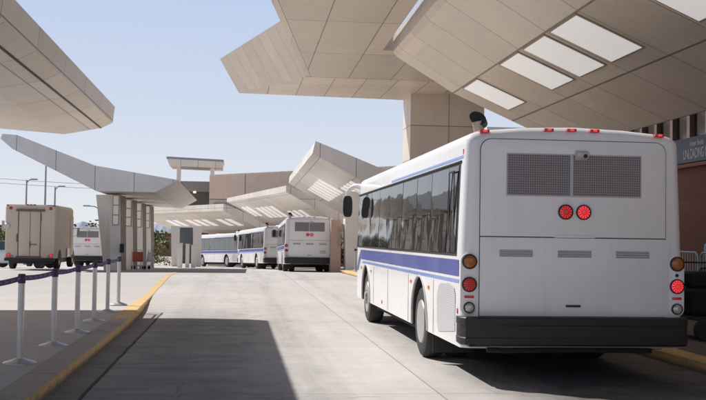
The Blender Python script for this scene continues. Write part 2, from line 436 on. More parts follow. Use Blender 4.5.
so.rotation_euler = d.to_track_quat('Z', 'Y').to_euler(); so.location = d * 60
S.view_settings.view_transform = 'Standard'; S.view_settings.look = 'None'; S.view_settings.exposure = 0
S.cycles.max_bounces = 8; S.cycles.diffuse_bounces = 4; S.cycles.use_denoising = True

# ------------------------------------------------------------------ ground
def gz(y): return 0. if y < 46 else (-(y - 46) * .0232 if y < 118 else -72 * .0232)
def strip_sheet(name, x0f, x1f, ys, dz, mat, nx=1):
    m = MB()
    for a, b in zip(ys[:-1], ys[1:]):
        m.quad((x0f(a), a, gz(a) + dz), (x1f(a), a, gz(a) + dz), (x1f(b), b, gz(b) + dz), (x0f(b), b, gz(b) + dz))
    return m.build(name, mat, smooth=0)
YS = [-60, -20, 0, 20, 40, 46, 50, 60, 80, 100, 118, 160]
struct(strip_sheet('ground', lambda y: -6000, lambda y: 6000, [-300] + YS + [600, 9000], -.02, GROUND))
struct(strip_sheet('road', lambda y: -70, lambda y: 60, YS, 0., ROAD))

# left platform with its kerb
KL = [(-1.83, -20), (-1.83, 8), (-1.83, 14), (-1.83, 18.5), (-1.86, 20.6), (-1.92, 22.4), (-1.99, 24), (-2.08, 26), (-2.18, 28.4), (-2.26, 31), (-2.36, 35), (-2.48, 39), (-2.56, 42.5), (-2.46, 45.5), (-2.28, 47.6), (-2.1, 49)]
def kw(y): return .29 if y < 24 else .26
def pz(y): return gz(y) + .15
def pl(y): return gz(y) + (.15 if y < 21.8 else max(.012, .15 - (y - 21.8) * .138 / 6.2))
m = MB()
inner = [(x - (.29 - .07 * max(0, min(1, (y - 20) / 8))), y) for i, (x, y) in enumerate(KL)]
for (a, b) in zip(inner[:-1], inner[1:]):
    m.quad((-70, a[1], pl(a[1]) - .006), (a[0], a[1], pl(a[1]) - .006), (b[0], b[1], pl(b[1]) - .006), (-70, b[1], pl(b[1]) - .006))
m.quad((-70, 49, pl(49) - .006), (inner[-1][0], 49, pl(49) - .006), (-2.6, 60, gz(60) + .004), (-70, 60, gz(60) + .004))
struct(m.build('platform', PLAT, smooth=0))
m = MB()
for i in range(len(KL) - 1):
    (ax, ay), (bx, by) = KL[i], KL[i + 1]; (cx, cy), (dx, dy) = inner[i], inner[i + 1]
    za, zb = pl(ay), pl(by)
    m.quad((ax - .02, ay, za), (bx - .02, by, zb), (dx, dy, zb), (cx, cy, za))
    m.quad((ax, ay, max(gz(ay) + .004, za - .02)), (bx, by, max(gz(by) + .004, zb - .02)), (bx - .02, by, zb), (ax - .02, ay, za))
    m.quad((ax + .012, ay, gz(ay) - .02), (bx + .012, by, gz(by) - .02), (bx, by, max(gz(by) + .004, zb - .02)), (ax, ay, max(gz(ay) + .004, za - .02)))
struct(m.build('kerb', KERB, smooth=50))
# right sidewalk
KRt = [(5.76, -20), (5.76, 12), (5.74, 22), (5.35, 34), (4.9, 46), (5.0, 49), (5.9, 51), (12, 51.3)]
inn = [(x + .28, y) if i < 6 else (x + .1, y - .25) for i, (x, y) in enumerate(KRt)]
m = MB()
for a, b in zip(inn[:-1], inn[1:]):
    m.quad((a[0], a[1], pz(a[1]) - .006), (32, a[1], pz(a[1]) - .006), (32, b[1], pz(b[1]) - .006), (b[0], b[1], pz(b[1]) - .006))
struct(m.build('sidewalk', WALK, smooth=0))
m = MB()
for i in range(len(KRt) - 1):
    (ax, ay), (bx, by) = KRt[i], KRt[i + 1]; (cx, cy), (dx, dy) = inn[i], inn[i + 1]
    za, zb = pz(ay), pz(by)
    m.quad((ax + .02, ay, za), (cx, cy, za), (dx, dy, zb), (bx + .02, by, zb))
    m.quad((ax, ay, za - .02), (ax + .02, ay, za), (bx + .02, by, zb), (bx, by, zb - .02))
    m.quad((ax - .012, ay, gz(ay) - .01), (ax, ay, za - .02), (bx, by, zb - .02), (bx - .012, by, gz(by) - .01))
struct(m.build('kerb', KERB2, smooth=50))

# hills
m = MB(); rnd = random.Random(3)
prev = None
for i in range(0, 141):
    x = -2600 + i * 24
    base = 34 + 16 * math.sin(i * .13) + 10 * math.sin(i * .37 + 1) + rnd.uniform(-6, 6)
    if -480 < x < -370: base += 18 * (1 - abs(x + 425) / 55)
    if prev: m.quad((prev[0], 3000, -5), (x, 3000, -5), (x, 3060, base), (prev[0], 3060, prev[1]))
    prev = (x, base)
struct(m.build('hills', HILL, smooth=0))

# ------------------------------------------------------------------ bus
W2 = 1.295; BL = 10.2
def sx(z):   # half width at height
    if z < .75: return 1.285 + .01 * (z - .4) / .35
    if z < 1.4: return 1.295
    return 1.295 - .045 * (z - 1.4) / 1.2
def bus_ring(y, ins, zb=.40):
    pts = []
    zt = 2.90 - ins
    side = [.40, .75, 1.40, 2.0, 2.67]
    right = [(sx(z) - ins, max(z, zb)) for z in side]
    cx, cz, r = sx(2.67) - .14, 2.695, .14
    for k in range(1, 6):
        a = R(90) * k / 6
        right.append((cx + r * math.cos(a) - ins * math.cos(a), cz + (r - .015) * math.sin(a) - ins * math.sin(a)))
    crown = [(cx * .97, zt - .062), (.6, zt - .02), (0, zt)]
    half = right + crown
    ring = [(x, y, z) for x, z in half] + [(-x, y, z) for x, z in reversed(half[:-1])]
    return [Vector(p) for p in ring]
def arch_cutter(yc, s):
    pts = []
    r, zc = .60, .50
    prof = [(yc - r, .1)] + [(yc - r * math.cos(R(180) * k / 14), zc + r * math.sin(R(180) * k / 14)) for k in range(15)] + [(yc + r, .1)]
    A = [Vector((s * 1.6, y, z)) for y, z in prof]; B = [Vector((s * .80, y, z)) for y, z in prof]
    return A, B

def disc_light(name, parent, x, z, r, lens, led=None, y=-.02, nled=12, ring=BLACK):
    m = MB(); m.lathe([(r * 1.16, 0), (r * 1.16, -.022), (r * .98, -.028), (r * .98, 0)], 24, 'y')
    # 'y' lathe: ring around y axis
    o = m.build(name, ring, parent, loc=(x, y, z))
    m = MB(); m.lathe([(r, -.006), (r * .96, -.022), (r * .7, -.032), (r * .3, -.036), (.002, -.037)], 24, 'y')
    m.build('lens', led or lens, o)
    if led:
        m = MB(); sp = .036
        for k in range(nled):
            a = 2 * math.pi * k / nled; ca, sa = math.cos(a), math.sin(a)
            def P(q, t): return (ca * q - sa * t, -.0405 + .006 * (q / r), sa * q + ca * t)
            m.quad(P(r * .36, .0018), P(r * .36, -.0018), P(r * .93, -.0045), P(r * .93, .0045))
        N = 20
        for q0, q1 in ((.30, .38), (.10, .16)):
            for k in range(N):
                a0, a1 = 2 * math.pi * k / N, 2 * math.pi * (k + 1) / N
                m.quad((r * q0 * math.cos(a0), -.0415, r * q0 * math.sin(a0)), (r * q1 * math.cos(a0), -.0415, r * q1 * math.sin(a0)), (r * q1 * math.cos(a1), -.0415, r * q1 * math.sin(a1)), (r * q0 * math.cos(a1), -.0415, r * q0 * math.sin(a1)))
        m.build('led_divider', REDDARK, o, smooth=0)
    return o

def make_bus(label, lit=True):
    T = thing('shuttle_bus', label, 'bus')
    # body shell with wheel wells cut out
    m = MB()
    m.rings([bus_ring(0, .10), bus_ring(.012, .062), bus_ring(.045, .022), bus_ring(.10, 0), bus_ring(BL / 2, 0), bus_ring(BL - .25, 0), bus_ring(BL - .08, .05), bus_ring(BL, .16)])
    body = m.build('body', [WHITE, BLACK], T, smooth=0)
    bm = bmesh.new(); bm.from_mesh(body.data); bmesh.ops.recalc_face_normals(bm, faces=bm.faces); bm.to_mesh(body.data); bm.free()
    cut = MB()
    for yc in (2.65, 8.5):
        for s in (-1, 1):
            A, B = arch_cutter(yc, s); cut.loft(A, B)
    co = cut.build('cutter', BLACK, smooth=0)
    bm = bmesh.new(); bm.from_mesh(co.data); bmesh.ops.recalc_face_normals(bm, faces=bm.faces); bm.to_mesh(co.data); bm.free()
    md = body.modifiers.new('cut', 'BOOLEAN'); md.operation = 'DIFFERENCE'; md.solver = 'EXACT'; md.object = co
    dg = bpy.context.evaluated_depsgraph_get(); dg.update()
    me = bpy.data.meshes.new_from_object(body.evaluated_get(dg)); body.modifiers.clear()
    body.data = me; bpy.data.objects.remove(co)
    for p in me.polygons:
        p.use_smooth = True
        c = p.center
        if (.82 > abs(c.x) > .78 and c.z < 1.12) or (c.z < 1.11 and abs(c.x) < 1.28 and .3 < c.y < 9.9 and any(abs(math.hypot(c.y - yc, c.z - .5)) < .615 for yc in (2.65, 8.5)) and abs(p.normal.x) < .5):
            p.material_index = min(1, len(me.materials) - 1)
    if len(me.materials) < 2: me.materials.append(BLACK)
    me.set_sharp_from_angle(angle=R(32))
    # side bands
    def sheet(name, mat, s, rects, e, parent=T):
        m = MB()
        for (ya, yb, za, zb, yc, yd) in rects:   # bottom ya..yb, top yc..yd
            pts = [(s * (sx(za) + e), ya, za), (s * (sx(za) + e), yb, za), (s * (sx(zb) + e), yd, zb), (s * (sx(zb) + e), yc, zb)]
            if s > 0: m.quad(*pts)
            else: m.quad(*reversed(pts))
        return m.build(name, mat, parent, smooth=0)
    def rc(ya, yb, za, zb): return (ya, yb, za, zb, ya, yb)
    ys = [.30, .82, 1.92, 3.02, 4.27, 5.52, 6.78, 7.95, 9.0, 10.0]
    for s in (-1, 1):
        wb = sheet('window_surround', BLACK, s, [rc(.24, 10.06, 1.415, 1.9), rc(.24, 10.06, 1.9, 2.485)], .004)
        for k in range(len(ys) - 1):
            m = MB(); a, b = ys[k] + .012, ys[k + 1] - .012
            e = [.009 + random.uniform(0, .012) for _ in range(4)]
            pts = [(s * (sx(1.45) + e[0]), a, 1.45), (s * (sx(1.45) + e[1]), b, 1.45), (s * (sx(2.455) + e[2]), b, 2.455), (s * (sx(2.455) + e[3]), a, 2.455)]
            if s < 0: pts.reverse()
            # gently bowed pane: subdivide
            N = 6; P = lambda u, v: Vector(pts[0]) * (1 - u) * (1 - v) + Vector(pts[1]) * u * (1 - v) + Vector(pts[2]) * u * v + Vector(pts[3]) * (1 - u) * v
            vs = [P(i / N, j / N) + Vector((s * .004 * math.sin(math.pi * i / N) * math.sin(math.pi * j / N), 0, 0)) for j in range(N + 1) for i in range(N + 1)]
            m.add(vs, [(j * (N + 1) + i, j * (N + 1) + i + 1, (j + 1) * (N + 1) + i + 1, (j + 1) * (N + 1) + i) for j in range(N) for i in range(N)])
            wo_ = m.build('window', GLASS, T, smooth=60)
            if k == 0:
                fr = MB(); q = .022
                for (y0, y1, z0, z1) in ((.42, .44, 1.5, 2.40), (.70, .72, 1.5, 2.40), (.44, .70, 2.38, 2.40), (.44, .70, 1.5, 1.52)):
                    xx = sx(2.) + .018
                    fr.box(min(s * xx, s * (xx + .01)), max(s * xx, s * (xx + .01)), y0, y1, z0, z1)
                fr.build('frame', BLACK, wo_, smooth=0)
        rail = MB(); rail.tube([(s * (sx(2.49) + .008), .2, 2.492), (s * (sx(2.49) + .008), 10.06, 2.492)], .014, 6); rail.build('rain_gutter', BLACK, T)
        sheet('blue_stripe', BLUE, s, [(.11, 9.75, 1.19, 1.375, .11, 9.35), (9.752, 10.0, .95, 1.19, 9.4, 9.74)], .004)
        sheet('light_blue_stripe', LBLUE, s, [rc(.11, 9.05, 1.115, 1.155)], .004)
        sheet('light_blue_stripe', LBLUE, s, [rc(.13, 5.6, 2.525, 2.558)], .003)
        # vent grille near the rear, clipped corners
        g = MB(); gy = [(.30, .56), (1.28, .47), (1.36, .60), (1.36, .92), (1.24, 1.04), (1.12, 1.07), (.62, 1.085), (.34, 1.05), (.28, .98)]
        pts = [(s * (sx(z) + .007), y, z) for y, z in gy]
        if s > 0: pts.reverse()
        g.poly(pts if s > 0 else pts); g.build('vent_grille', SGRILLE, T, smooth=0)
        for (y0, z0, y1, z1) in ((1.62, .42, 1.62, 1.10), (3.55, .42, 3.55, 1.10), (5.6, .42, 5.6, 1.10), (7.4, .42, 7.4, 1.1)):
            xa = sx(.8) + .003
            seams = MB(); seams.box(min(s * (xa - .004), s * xa), max(s * (xa - .004), s * xa), y0 - .004, y1 + .004, z0, z1)
            seams.build('panel_seam', SEAM, T, smooth=0)
        for (y, z) in ((3.32, 1.00), (1.95, .98), (9.2, 1.02), (7.75, 1.00)):
            q = MB(); q.box(s * (sx(z) + .001) - .012, s * (sx(z) + .001) + .012, y - .045, y + .045, z - .022, z + .022)
            q.build('side_marker', ORANGE, T, bev=.006)
        for (y, z) in ((.16, .80), (6.3, .52), (.14, 2.60)):
            q = MB(); xx = sx(z) if z < 2.56 else sx(z) - .004
            q.box(s * xx - .01, s * xx + .01, y - .022, y + .022, z - .03, z + .03)
            q.build('reflector', REDM, T, bev=.005)
        # wheel-arch lips
        for yc in (2.65, 8.5):
            lip = MB(); path = []
            for k in range(-2, 17):
                a = R(180) * max(0, min(14, k)) / 14
                z = .5 + .605 * math.sin(a); 
                if k < 0: z = .5 - (-k) * .045
                if k > 14: z = .5 - (k - 14) * .045
                path.append((s * (sx(z) + .0), yc - .605 * math.cos(a), z))
            lip.tube(path, .02, 6); lip.build('arch_lip', LOUV, T)
        # wheels
        for yc, dual in ((2.65, True), (8.5, False)):
            o = bpy.data.objects.new('wheel', None); 
            ty = MB(); wd = .30
            prof = [(.27, -.13), (.40, -.15), (.455, -.13), (.48, -.09), (.484, 0), (.48, .09), (.455, .13), (.40, .15), (.27, .13)]
            ty.lathe(prof, 40, 'x'); 
            ty.box(-.001, .001, -.001, .001, -.001, .001)
            t_ = ty.build('wheel', RUBBER, T, loc=(s * (1.285 - .16), yc, .482))
            gr = MB()
            for q in (-.055, 0, .055):
                gr.lathe([(.478, q - .006), (.4875, q - .006), (.4875, q - .004), (.478, q - .004)], 40, 'x')
            rm = MB()
            hub = [(.285, .148), (.30, .13), (.27, .10), (.25, .05), (.17, .02), (.15, .06), (.10, .075), (.085, .12), (.002, .125)] if dual else \
                  [(.285, .148), (.30, .13), (.27, .12), (.25, .10), (.20, .13), (.16, .15), (.10, .15), (.085, .19), (.002, .195)]
            rm.lathe([(r, s * h) for r, h in hub], 32, 'x')
            rim = rm.build('rim', RIM, t_)
            nb = MB()
            for k in range(10):
                a = 2 * math.pi * k / 10
                h = .075 if dual else .155
                nb.tube([(s * (h - .02), .125 * math.cos(a), .125 * math.sin(a)), (s * (h + .025), .125 * math.cos(a), .125 * math.sin(a))], .013, 6)
            nb.build('lug_nuts', STEEL, t_)
            if dual:
                t2 = MB(); t2.lathe(prof, 32, 'x'); t2.build('wheel', RUBBER, T, loc=(s * (1.285 - .50), yc, .482))
        fl = MB(); fl.box(min(s * .72, s * 1.24), max(s * .72, s * 1.24), 1.90, 1.915, .14, .62); fl.build('mudflap', BLACK, T, smooth=0)
    # underbody
    m = MB(); m.box(-1.16, 1.16, .30, 1.86, .36, .42); m.box(-.78, .78, 1.87, 9.9, .24, .42); m.box(-.5, .5, 2.4, 2.9, .26, .6); m.box(-1.16, 1.16, 3.3, 7.85, .30, .42)
    m.build('underbody', UNDER, T, smooth=0)
    # rear: recessed seam + door panel
    def rr(x0, x1, z0, z1, rad, y, top=True, bot=False, n=7):
        pts = []
        def arc(cx, cz, a0):
            for k in range(n + 1):
                a = a0 + R(90) * k / n; pts.append((cx + rad * math.cos(a), y, cz + rad * math.sin(a)))
        if bot: arc(x0 + rad, z0 + rad, R(180)); arc(x1 - rad, z0 + rad, R(270))
        else: pts += [(x0, y, z0), (x1, y, z0)]
        if top: arc(x1 - rad, z1 - rad, 0); arc(x0 + rad, z1 - rad, R(90))
        else: pts += [(x1, y, z1), (x0, y, z1)]
        return [Vector(p) for p in pts]
    X0 = -3.795
    m = MB(); m.loft(rr(-1.095, 1.075, .752, 2.745, .13, .01), rr(-1.095, 1.075, .752, 2.745, .13, -.005)); m.build('panel_gap', SEAM, T, smooth=0)
    m = MB(); m.loft(rr(-1.087, 1.067, 1.648, 2.737, .125, .0), rr(-1.087, 1.067, 1.648, 2.737, .125, -.014)); up = m.build('rear_panel', WHITE, T, bev=.004)
    m = MB(); m.loft(rr(-1.087, 1.11, .757, 1.636, .01, .0, False), rr(-1.087, 1.11, .757, 1.636, .01, -.016, False)); hood = m.build('engine_hatch', WHITE, T, bev=.004)
    m = MB(); m.box(-.235, .235, -.030, -.012, 1.640, 1.664); m.build('hatch_lip', WHITE, T, bev=.005)
    m = MB(); m.box(-.098, .070, -.034, -.014, .862, .886); m.build('handle', BLACK, T, bev=.006)
    for xa, xb in ((2.93, 3.31), (3.60, 3.99), (4.28, 4.67)):
        m = MB()
        for z in (1.425, 1.452, 1.479):
            m.add([(xa + X0, -.016, z), (xb + X0, -.016, z), (xb + X0, -.026, z + .010), (xa + X0, -.026, z + .010), (xb + X0, -.016, z + .021), (xa + X0, -.016, z + .021)],
                  [(0, 1, 2, 3), (3, 2, 4, 5)])
            m.box(xa + X0, xb + X0, -.0175, -.015, z - .004, z + .0005, 1)
        m.build('louvre_vent', [LOUV, SEAM], T, smooth=0)
    # grille window pair
    m = MB(); m.loft(rr(3.0 + X0, 4.575 + X0, 2.10, 2.585, .012, -.01), rr(3.0 + X0, 4.575 + X0, 2.10, 2.585, .012, -.017)); m.build('grille_backing', LOUV, T, smooth=0)
    for xa, xb in ((3.015, 3.735), (3.775, 4.56)):
        m = MB(); m.box(xa + X0, xb + X0, -.021, -.016, 2.115, 2.572); m.build('rear_grille', GRILLE, T, smooth=0)
    # rear camera
    m = MB(); cx = 3.865 + X0
    m.add([(cx - .07, -.014, 2.52), (cx + .07, -.014, 2.52), (cx + .07, -.014, 2.63), (cx - .07, -.014, 2.63), (cx - .07, -.10, 2.555), (cx + .07, -.10, 2.555), (cx + .07, -.10, 2.60), (cx - .07, -.10, 2.60)],
          [(0, 1, 2, 3), (4, 7, 6, 5), (3, 2, 6, 7), (0, 4, 5, 1), (0, 3, 7, 4), (1, 5, 6, 2)])
    cb = m.build('rear_camera', LOUV, T, bev=.006)
    m = MB(); m.lathe([(.022, 0), (.022, -.015), (.015, -.018), (.002, -.016)], 14, 'y', (cx + .02, -.098, 2.56)); m.build('lens', BLACK, cb)
    # lamps
    disc_light('brake_light', T, 3.685 + X0, 1.93, .074, REDL, REDMID)
    disc_light('brake_light', T, 3.893 + X0, 1.93, .074, REDL, REDON)
    for s, tl in ((-1, REDDIM), (1, REDON)):
        x = 2.615 + X0 if s < 0 else 5.01 + X0
        x = s * 1.205
        q = MB(); q.loft(rr(x - .10, x + .088, .765, 1.45, .085, .012, True, True), rr(x - .10, x + .088, .765, 1.45, .085, -.012, True, True)); q.build('lamp_panel', WHITE, T, bev=.004)
        if s > 0: pass
        disc_light('turn_signal', T, x, 1.36, .073, AMBER, None, -.012)
        disc_light('tail_light', T, x, 1.105, .073, REDL, tl, -.012)
        disc_light('reverse_light', T, x, .848, .055, CLEAR, None, -.012)
        q = MB(); q.box(x - .055, x + .055, -.022, -.010, .953, .983); q.build('reflector', REDM, T, bev=.005)
        if s > 0:
            q = MB(); q.lathe([(.02, 0), (.02, -.008), (.002, -.009)], 12, 'y', (x, -.012, 1.23)); q.build('lock', BLACK, T)
    for x in (2.75, 3.49, 3.755, 4.025, 4.79):
        zz = 2.872 - .035 * abs(x + X0) ** 2 - .012
        q = MB(); q.box(x + X0 - .055, x + X0 + .055, -.02, .10, zz - .018, zz + .016); q.build('marker_light', REDM, T, bev=.008)
        q = MB(); q.box(x + X0 - .02, x + X0 + .025, -.024, -.019, zz - .01, zz + .012); q.build('marker_bulb', REDON, T, smooth=0)
    # bumper
    m = MB()
    ring = lambda z0, z1: None
    plan = [(-1.30, .22), (-1.31, -.04), (-1.27, -.13), (-1.12, -.155), (1.12, -.155), (1.28, -.13), (1.325, -.04), (1.315, .22)]
    levels = [(.44, -.02), (.452, -.003), (.52, 0), (.528, -.006), (.66, -.006), (.668, 0), (.738, 0), (.752, -.012)]
    rings = [[Vector((x + (off if x < 0 else -off) * -1 * -1 if False else x - (1 if x > 0 else -1) * -off, (y - off) if y < 0 else y, z)) for x, y in plan] for z, off in levels]
    m.rings(rings); m.build('bumper', BUMPER, T, smooth=30)
    m = MB(); m.box(-1.22, 1.27, -.135, .05, .422, .436); m.build('bumper_strip', TAND, T, smooth=0)
    m = MB(); m.tube([(-1.0, -.02, .385), (-.8, -.03, .375), (.2, -.02, .385), (.9, -.02, .375)], .03, 8); m.build('tow_bar', UNDER, T)
    # licence plate recess is absent on this bus; exhaust stack on the roof
    m = MB(); c = Vector((-.97, .52, 2.80)); ax = Vector((-.05, -.03, .20))
    m.tube([c, c + ax * .5, c + ax * .95], [.06, .06, .062], 18)
    ex = m.build('exhaust_stack', simple('faded_stack_paint', (.40, .31, .265), .6), T)
    m = MB(); top = c + Vector((-.045, -.05, .225)); u = Vector((.105, .0, -.035)); v = Vector((-.035, .0, .085)) 
    nrm = Vector((-.25, -1., .35)).normalized(); u = Vector((.8, 0, -.55)); u = (u - nrm * u.dot(nrm)).normalized(); v = nrm.cross(u)
    N = 22
    r0 = [top + u * .105 * math.cos(2 * math.pi * k / N) + v * .076 * math.sin(2 * math.pi * k / N) for k in range(N)]
    r1 = [p + Vector((.03, .05, -.04)) for p in r0]
    m.loft(r1, r0); m.build('rain_cap', BLACK, ex)
    # roof hatches
    for y in (2.6, 7.2):
        m = MB(); m.box(-.35, .35, y - .3, y + .3, 2.87, 2.93); m.build('roof_hatch', WHITE, T, bev=.02)
    # front
    m = MB(); m.loft(rr(-1.02, 1.02, 1.2, 2.45, .12, BL - .02, True, True), rr(-1.0, 1.0, 1.22, 2.43, .12, BL + .012, True, True)); m.build('windscreen', GLASS, T, smooth=40)
    m = MB(); m.box(-.8, .8, BL - .05, BL + .01, 2.52, 2.70); m.build('destination_sign', BLACK, T, bev=.01)
    m = MB(); m.box(-1.25, 1.25, BL - .3, BL + .1, .38, .68); m.build('bumper', BUMPER, T, bev=.03)
    for s in (-1, 1):
        m = MB(); m.lathe([(.002, .03), (.07, .025), (.09, 0)], 18, 'y', (s * .95, BL, .9)); m.build('headlight', CLEAR, T)
    # front mirrors on curved white arms
    for s in (-1, 1):
        m = MB(); path = [(s * 1.15, BL - .12, 2.64), (s * 1.25, BL + .0, 2.69), (s * 1.34, BL + .08, 2.69), (s * 1.43, BL + .12, 2.63), (s * 1.48, BL + .14, 2.55), (s * 1.49, BL + .15, 2.46)]
        m.tube(path, [.06, .058, .05, .045, .04, .035], 10); arm = m.build('mirror_arm', WHITE, T)
        m = MB(); cx = s * 1.475
        m.rings([[Vector((cx + wx * cu, BL + .10 + yy, 2.265 + wz * sn)) for cu, sn in [(math.copysign(abs(math.cos(2 * math.pi * k / 20)) ** .6, math.cos(2 * math.pi * k / 20)), math.copysign(abs(math.sin(2 * math.pi * k / 20)) ** .6, math.sin(2 * math.pi * k / 20))) for k in range(20)]] for yy, wx, wz in ((0, .085, .205), (.01, .10, .225), (.08, .095, .22), (.15, .05, .15))])
        m.build('mirror', BLACK, arm)
    return T

bus = make_bus('large white shuttle bus with blue stripes and lit red tail light, nearest to the camera')
bus.location = (3.795, 11.4, 0)
def place_bus(x, y, h, label, group=None):   # x,y of the rear-left corner, heading h to the left
    b = copy_tree(bus); b['label'] = label
    a = R(h); b.rotation_euler = (math.atan2(-.0232, 1.) if y > 46 else 0., 0, a)
    b.rotation_euler = (-.0232, 0, a)
    cx, cy = x + 1.295 * math.cos(a), y + 1.295 * math.sin(a)
    b.location = (cx, cy, gz(y)); return b
b3 = place_bus(2.52, 54., 0., 'white shuttle bus seen squarely from behind, right of the other two buses under the canopies')
m = MB(); m.box(.52, .84, -.026, -.014, .96, 1.13); m.build('licence_plate', LOUV, b3, bev=.004)
place_bus(1.85, 69., 9.6, 'white blue-striped shuttle bus between two other buses in the distance')
place_bus(.22, 86., 22., 'farthest white shuttle bus, showing its long side of windows beside a grey gatepost')
place_bus(-12.1, 78., 0., 'white bus parked behind the tan step van and the concrete piers')

# ------------------------------------------------------------------ canopies
GR = None
# left near canopy
T = thing('canopy', 'beige panelled canopy overhanging at upper left with its pointed tip in the sky', 'canopy', (-8, 14, 0))
def P_(l): return [Vector((x + 8, y - 14, z)) for x, y, z in l]
prof = [(-2.69, 4.40), (-2.73, 4.05), (-2.96, 3.93), (-3.75, 3.77), (-5.3, 3.87), (-12, 4.6), (-12, 5.2), (-5, 4.9)]
m = MB(); n = len(prof)
m.loft(P_([(x, 23.15, z) for x, z in prof]), P_([(x, 8., z + .0) for x, z in prof]))
m.build('roof', PAN_L, T, smooth=0)
m = MB(); m.box(-3.05 + 8, -2.955 + 8, -13, 9.08, 3.915, 3.945); 
m2 = MB(); m2.loft(P_([(-2.955, 23.10, 3.921), (-2.99, 23.10, 3.913), (-2.99, 23.10, 3.95), (-2.955, 23.10, 3.96)]), P_([(-2.955, 8.1, 3.921), (-2.99, 8.1, 3.913), (-2.99, 8.1, 3.95), (-2.955, 8.1, 3.96)])); m2.build('drip_groove', SEAM, T, smooth=0)
m = MB(); m.loft([Vector(p) for p in ((-.5, -.5, .14), (.5, -.5, .14), (.5, .5, .14), (-.5, .5, .14))], [Vector(p) for p in ((-.9, -.5, 4.3), (.9, -.5, 4.3), (.9, .5, 4.3), (-.9, .5, 4.3))]); m.build('pier', PAN_L, T, smooth=0)

# left bent canopy on four piers (grey fascia)
T = thing('canopy', 'grey canopy with a long bent beam rising to the left over four piers', 'canopy', (-6, 60, 0))
def Q(l, y): return [Vector((x + 6, y - 60, z)) for x, z in l]
top = [(-10.72, 6.14), (-10.05, 6.10), (-6.54, 4.78), (-2.73, 4.19)]
bot = [(-3.78, 3.60), (-6.45, 3.60), (-10.26, 5.46), (-10.80, 5.92)]
ring = top + bot
m = MB(); m.loft(Q(ring, 49), Q([(x, z - (.12 if x > -6 else .0)) for x, z in ring], 73)); 
o = m.build('roof', PAN_E, T, smooth=0)
m = MB(); m.poly(Q(ring, 48.99)); 
nr = bmesh
o = m.build('fascia', PAN_B, T, smooth=0)
# piers
PIERD = simple('pier_side_shade', (.24, .20, .16), .6, var=.1, vs=2)  # right-hand pier faces in a darker tone, their shade put into the colour
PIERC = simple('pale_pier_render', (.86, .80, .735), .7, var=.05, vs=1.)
def pier(y):
    g = gz(y) - .05
    T2 = thing('pier', 'tan concrete pier', 'pier', (-6.05, y, g), 0, 'tapered piers under the bent grey canopy')
    A = [(-.26, .35), (.10, 0), (.60, 0), (.60, 2.3), (-.26, 2.3)]; B = [(-.72, .35), (-.05, 0), (.46, 0), (.50, 2.3), (-.72, 2.3)]
    h = 3.62 - g - .1
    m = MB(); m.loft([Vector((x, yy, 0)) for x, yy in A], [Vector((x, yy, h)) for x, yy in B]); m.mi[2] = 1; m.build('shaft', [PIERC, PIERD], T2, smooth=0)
    m = MB(); m.box(.13, .44, -.05, -.005, 2.05 - g, 3.52 - g); fr = m.build('wall_light', BRONZE, T2, smooth=0)
    for k in range(3):
        m = MB(); z = 2.10 - g + k * .475; m.box(.165, .405, -.075, -.05, z, z + .42); m.build('pane', LAMPW, fr, bev=.01)
    return T2
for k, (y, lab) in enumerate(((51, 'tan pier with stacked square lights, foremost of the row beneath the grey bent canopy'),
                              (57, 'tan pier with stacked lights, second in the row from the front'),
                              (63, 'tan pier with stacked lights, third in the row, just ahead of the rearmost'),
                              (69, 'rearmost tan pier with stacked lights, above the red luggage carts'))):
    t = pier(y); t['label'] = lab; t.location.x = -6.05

# big canopy upper middle (A1)
T = thing('canopy', 'huge flat beige canopy overhead on a broad panelled column, with an upturned left wing', 'canopy', (7, 34.5, 0))
def A(l): return [Vector((x - 7, y - 34.5, z)) for x, y, z in l]
def az(y): return 6.6 + .02 * (32.2 - y)
EX = lambda y: 2.06 - (32.2 - y) * .1475
def uvbuild(m, name, mat, T, off):
    o = m.build(name, mat, T, smooth=0)
    uvl = o.data.uv_layers[0]
    for l in uvl.data: pass
    for p in o.data.polygons:
        n = p.normal; ax = max(range(3), key=lambda k: abs(n[k]))
        for li in p.loop_indices:
            co = o.data.vertices[o.data.loops[li].vertex_index].co + Vector(off)
            uvl.data[li].uv = ((co.y, co.z), (co.x, co.z), (co.x, co.y))[ax]
    return o
m = MB(); pts = [(EX(32.2) + .17, 32.2), (EX(17) + .17, 17), (3.85, 17), (3.85, 27.7), (10.5, 27.7), (10.5, 32.4)]
m.slab(A([(x, y, az(y)) for x, y in pts]), .45); uvbuild(m, 'soffit', PAN_A, T, (7, 34.5, 0))
m = MB(); m.slab(A([(EX(y) + e, y, az(y) + .012) for e, y in ((0, 32.15), (0, 17), (.155, 17), (.155, 32.2))]), .44); uvbuild(m, 'edge_trim', PAN_W, T, (7, 34.5, 0))
m = MB(); m.slab(A([(.01, 36.35, 6.6), (2.06, 32.22, 6.6), (10.5, 32.42, 6.6), (10.5, 37.3, 6.6)]), .4); uvbuild(m, 'soffit_strip', PAN_A2, T, (7, 34.5, 0))
m = MB(); ii = [(.01, 36.35, 6.6), (2.06, 32.22, 6.6), (2.34, 31.6, 6.80)]; oo = [(-.67, 36.2, 7.75), (1.14, 32.2, 8.25), (1.5, 31.4, 8.34)]
m.loft(A([ii[0], ii[1], oo[1], oo[0]]), A([(x + .12, y + .12, z + .05) for x, y, z in (ii[0], ii[1], oo[1], oo[0])]))
m.loft(A([ii[1], ii[2], oo[2], oo[1]]), A([(x + .12, y + .12, z + .05) for x, y, z in (ii[1], ii[2], oo[2], oo[1])]))
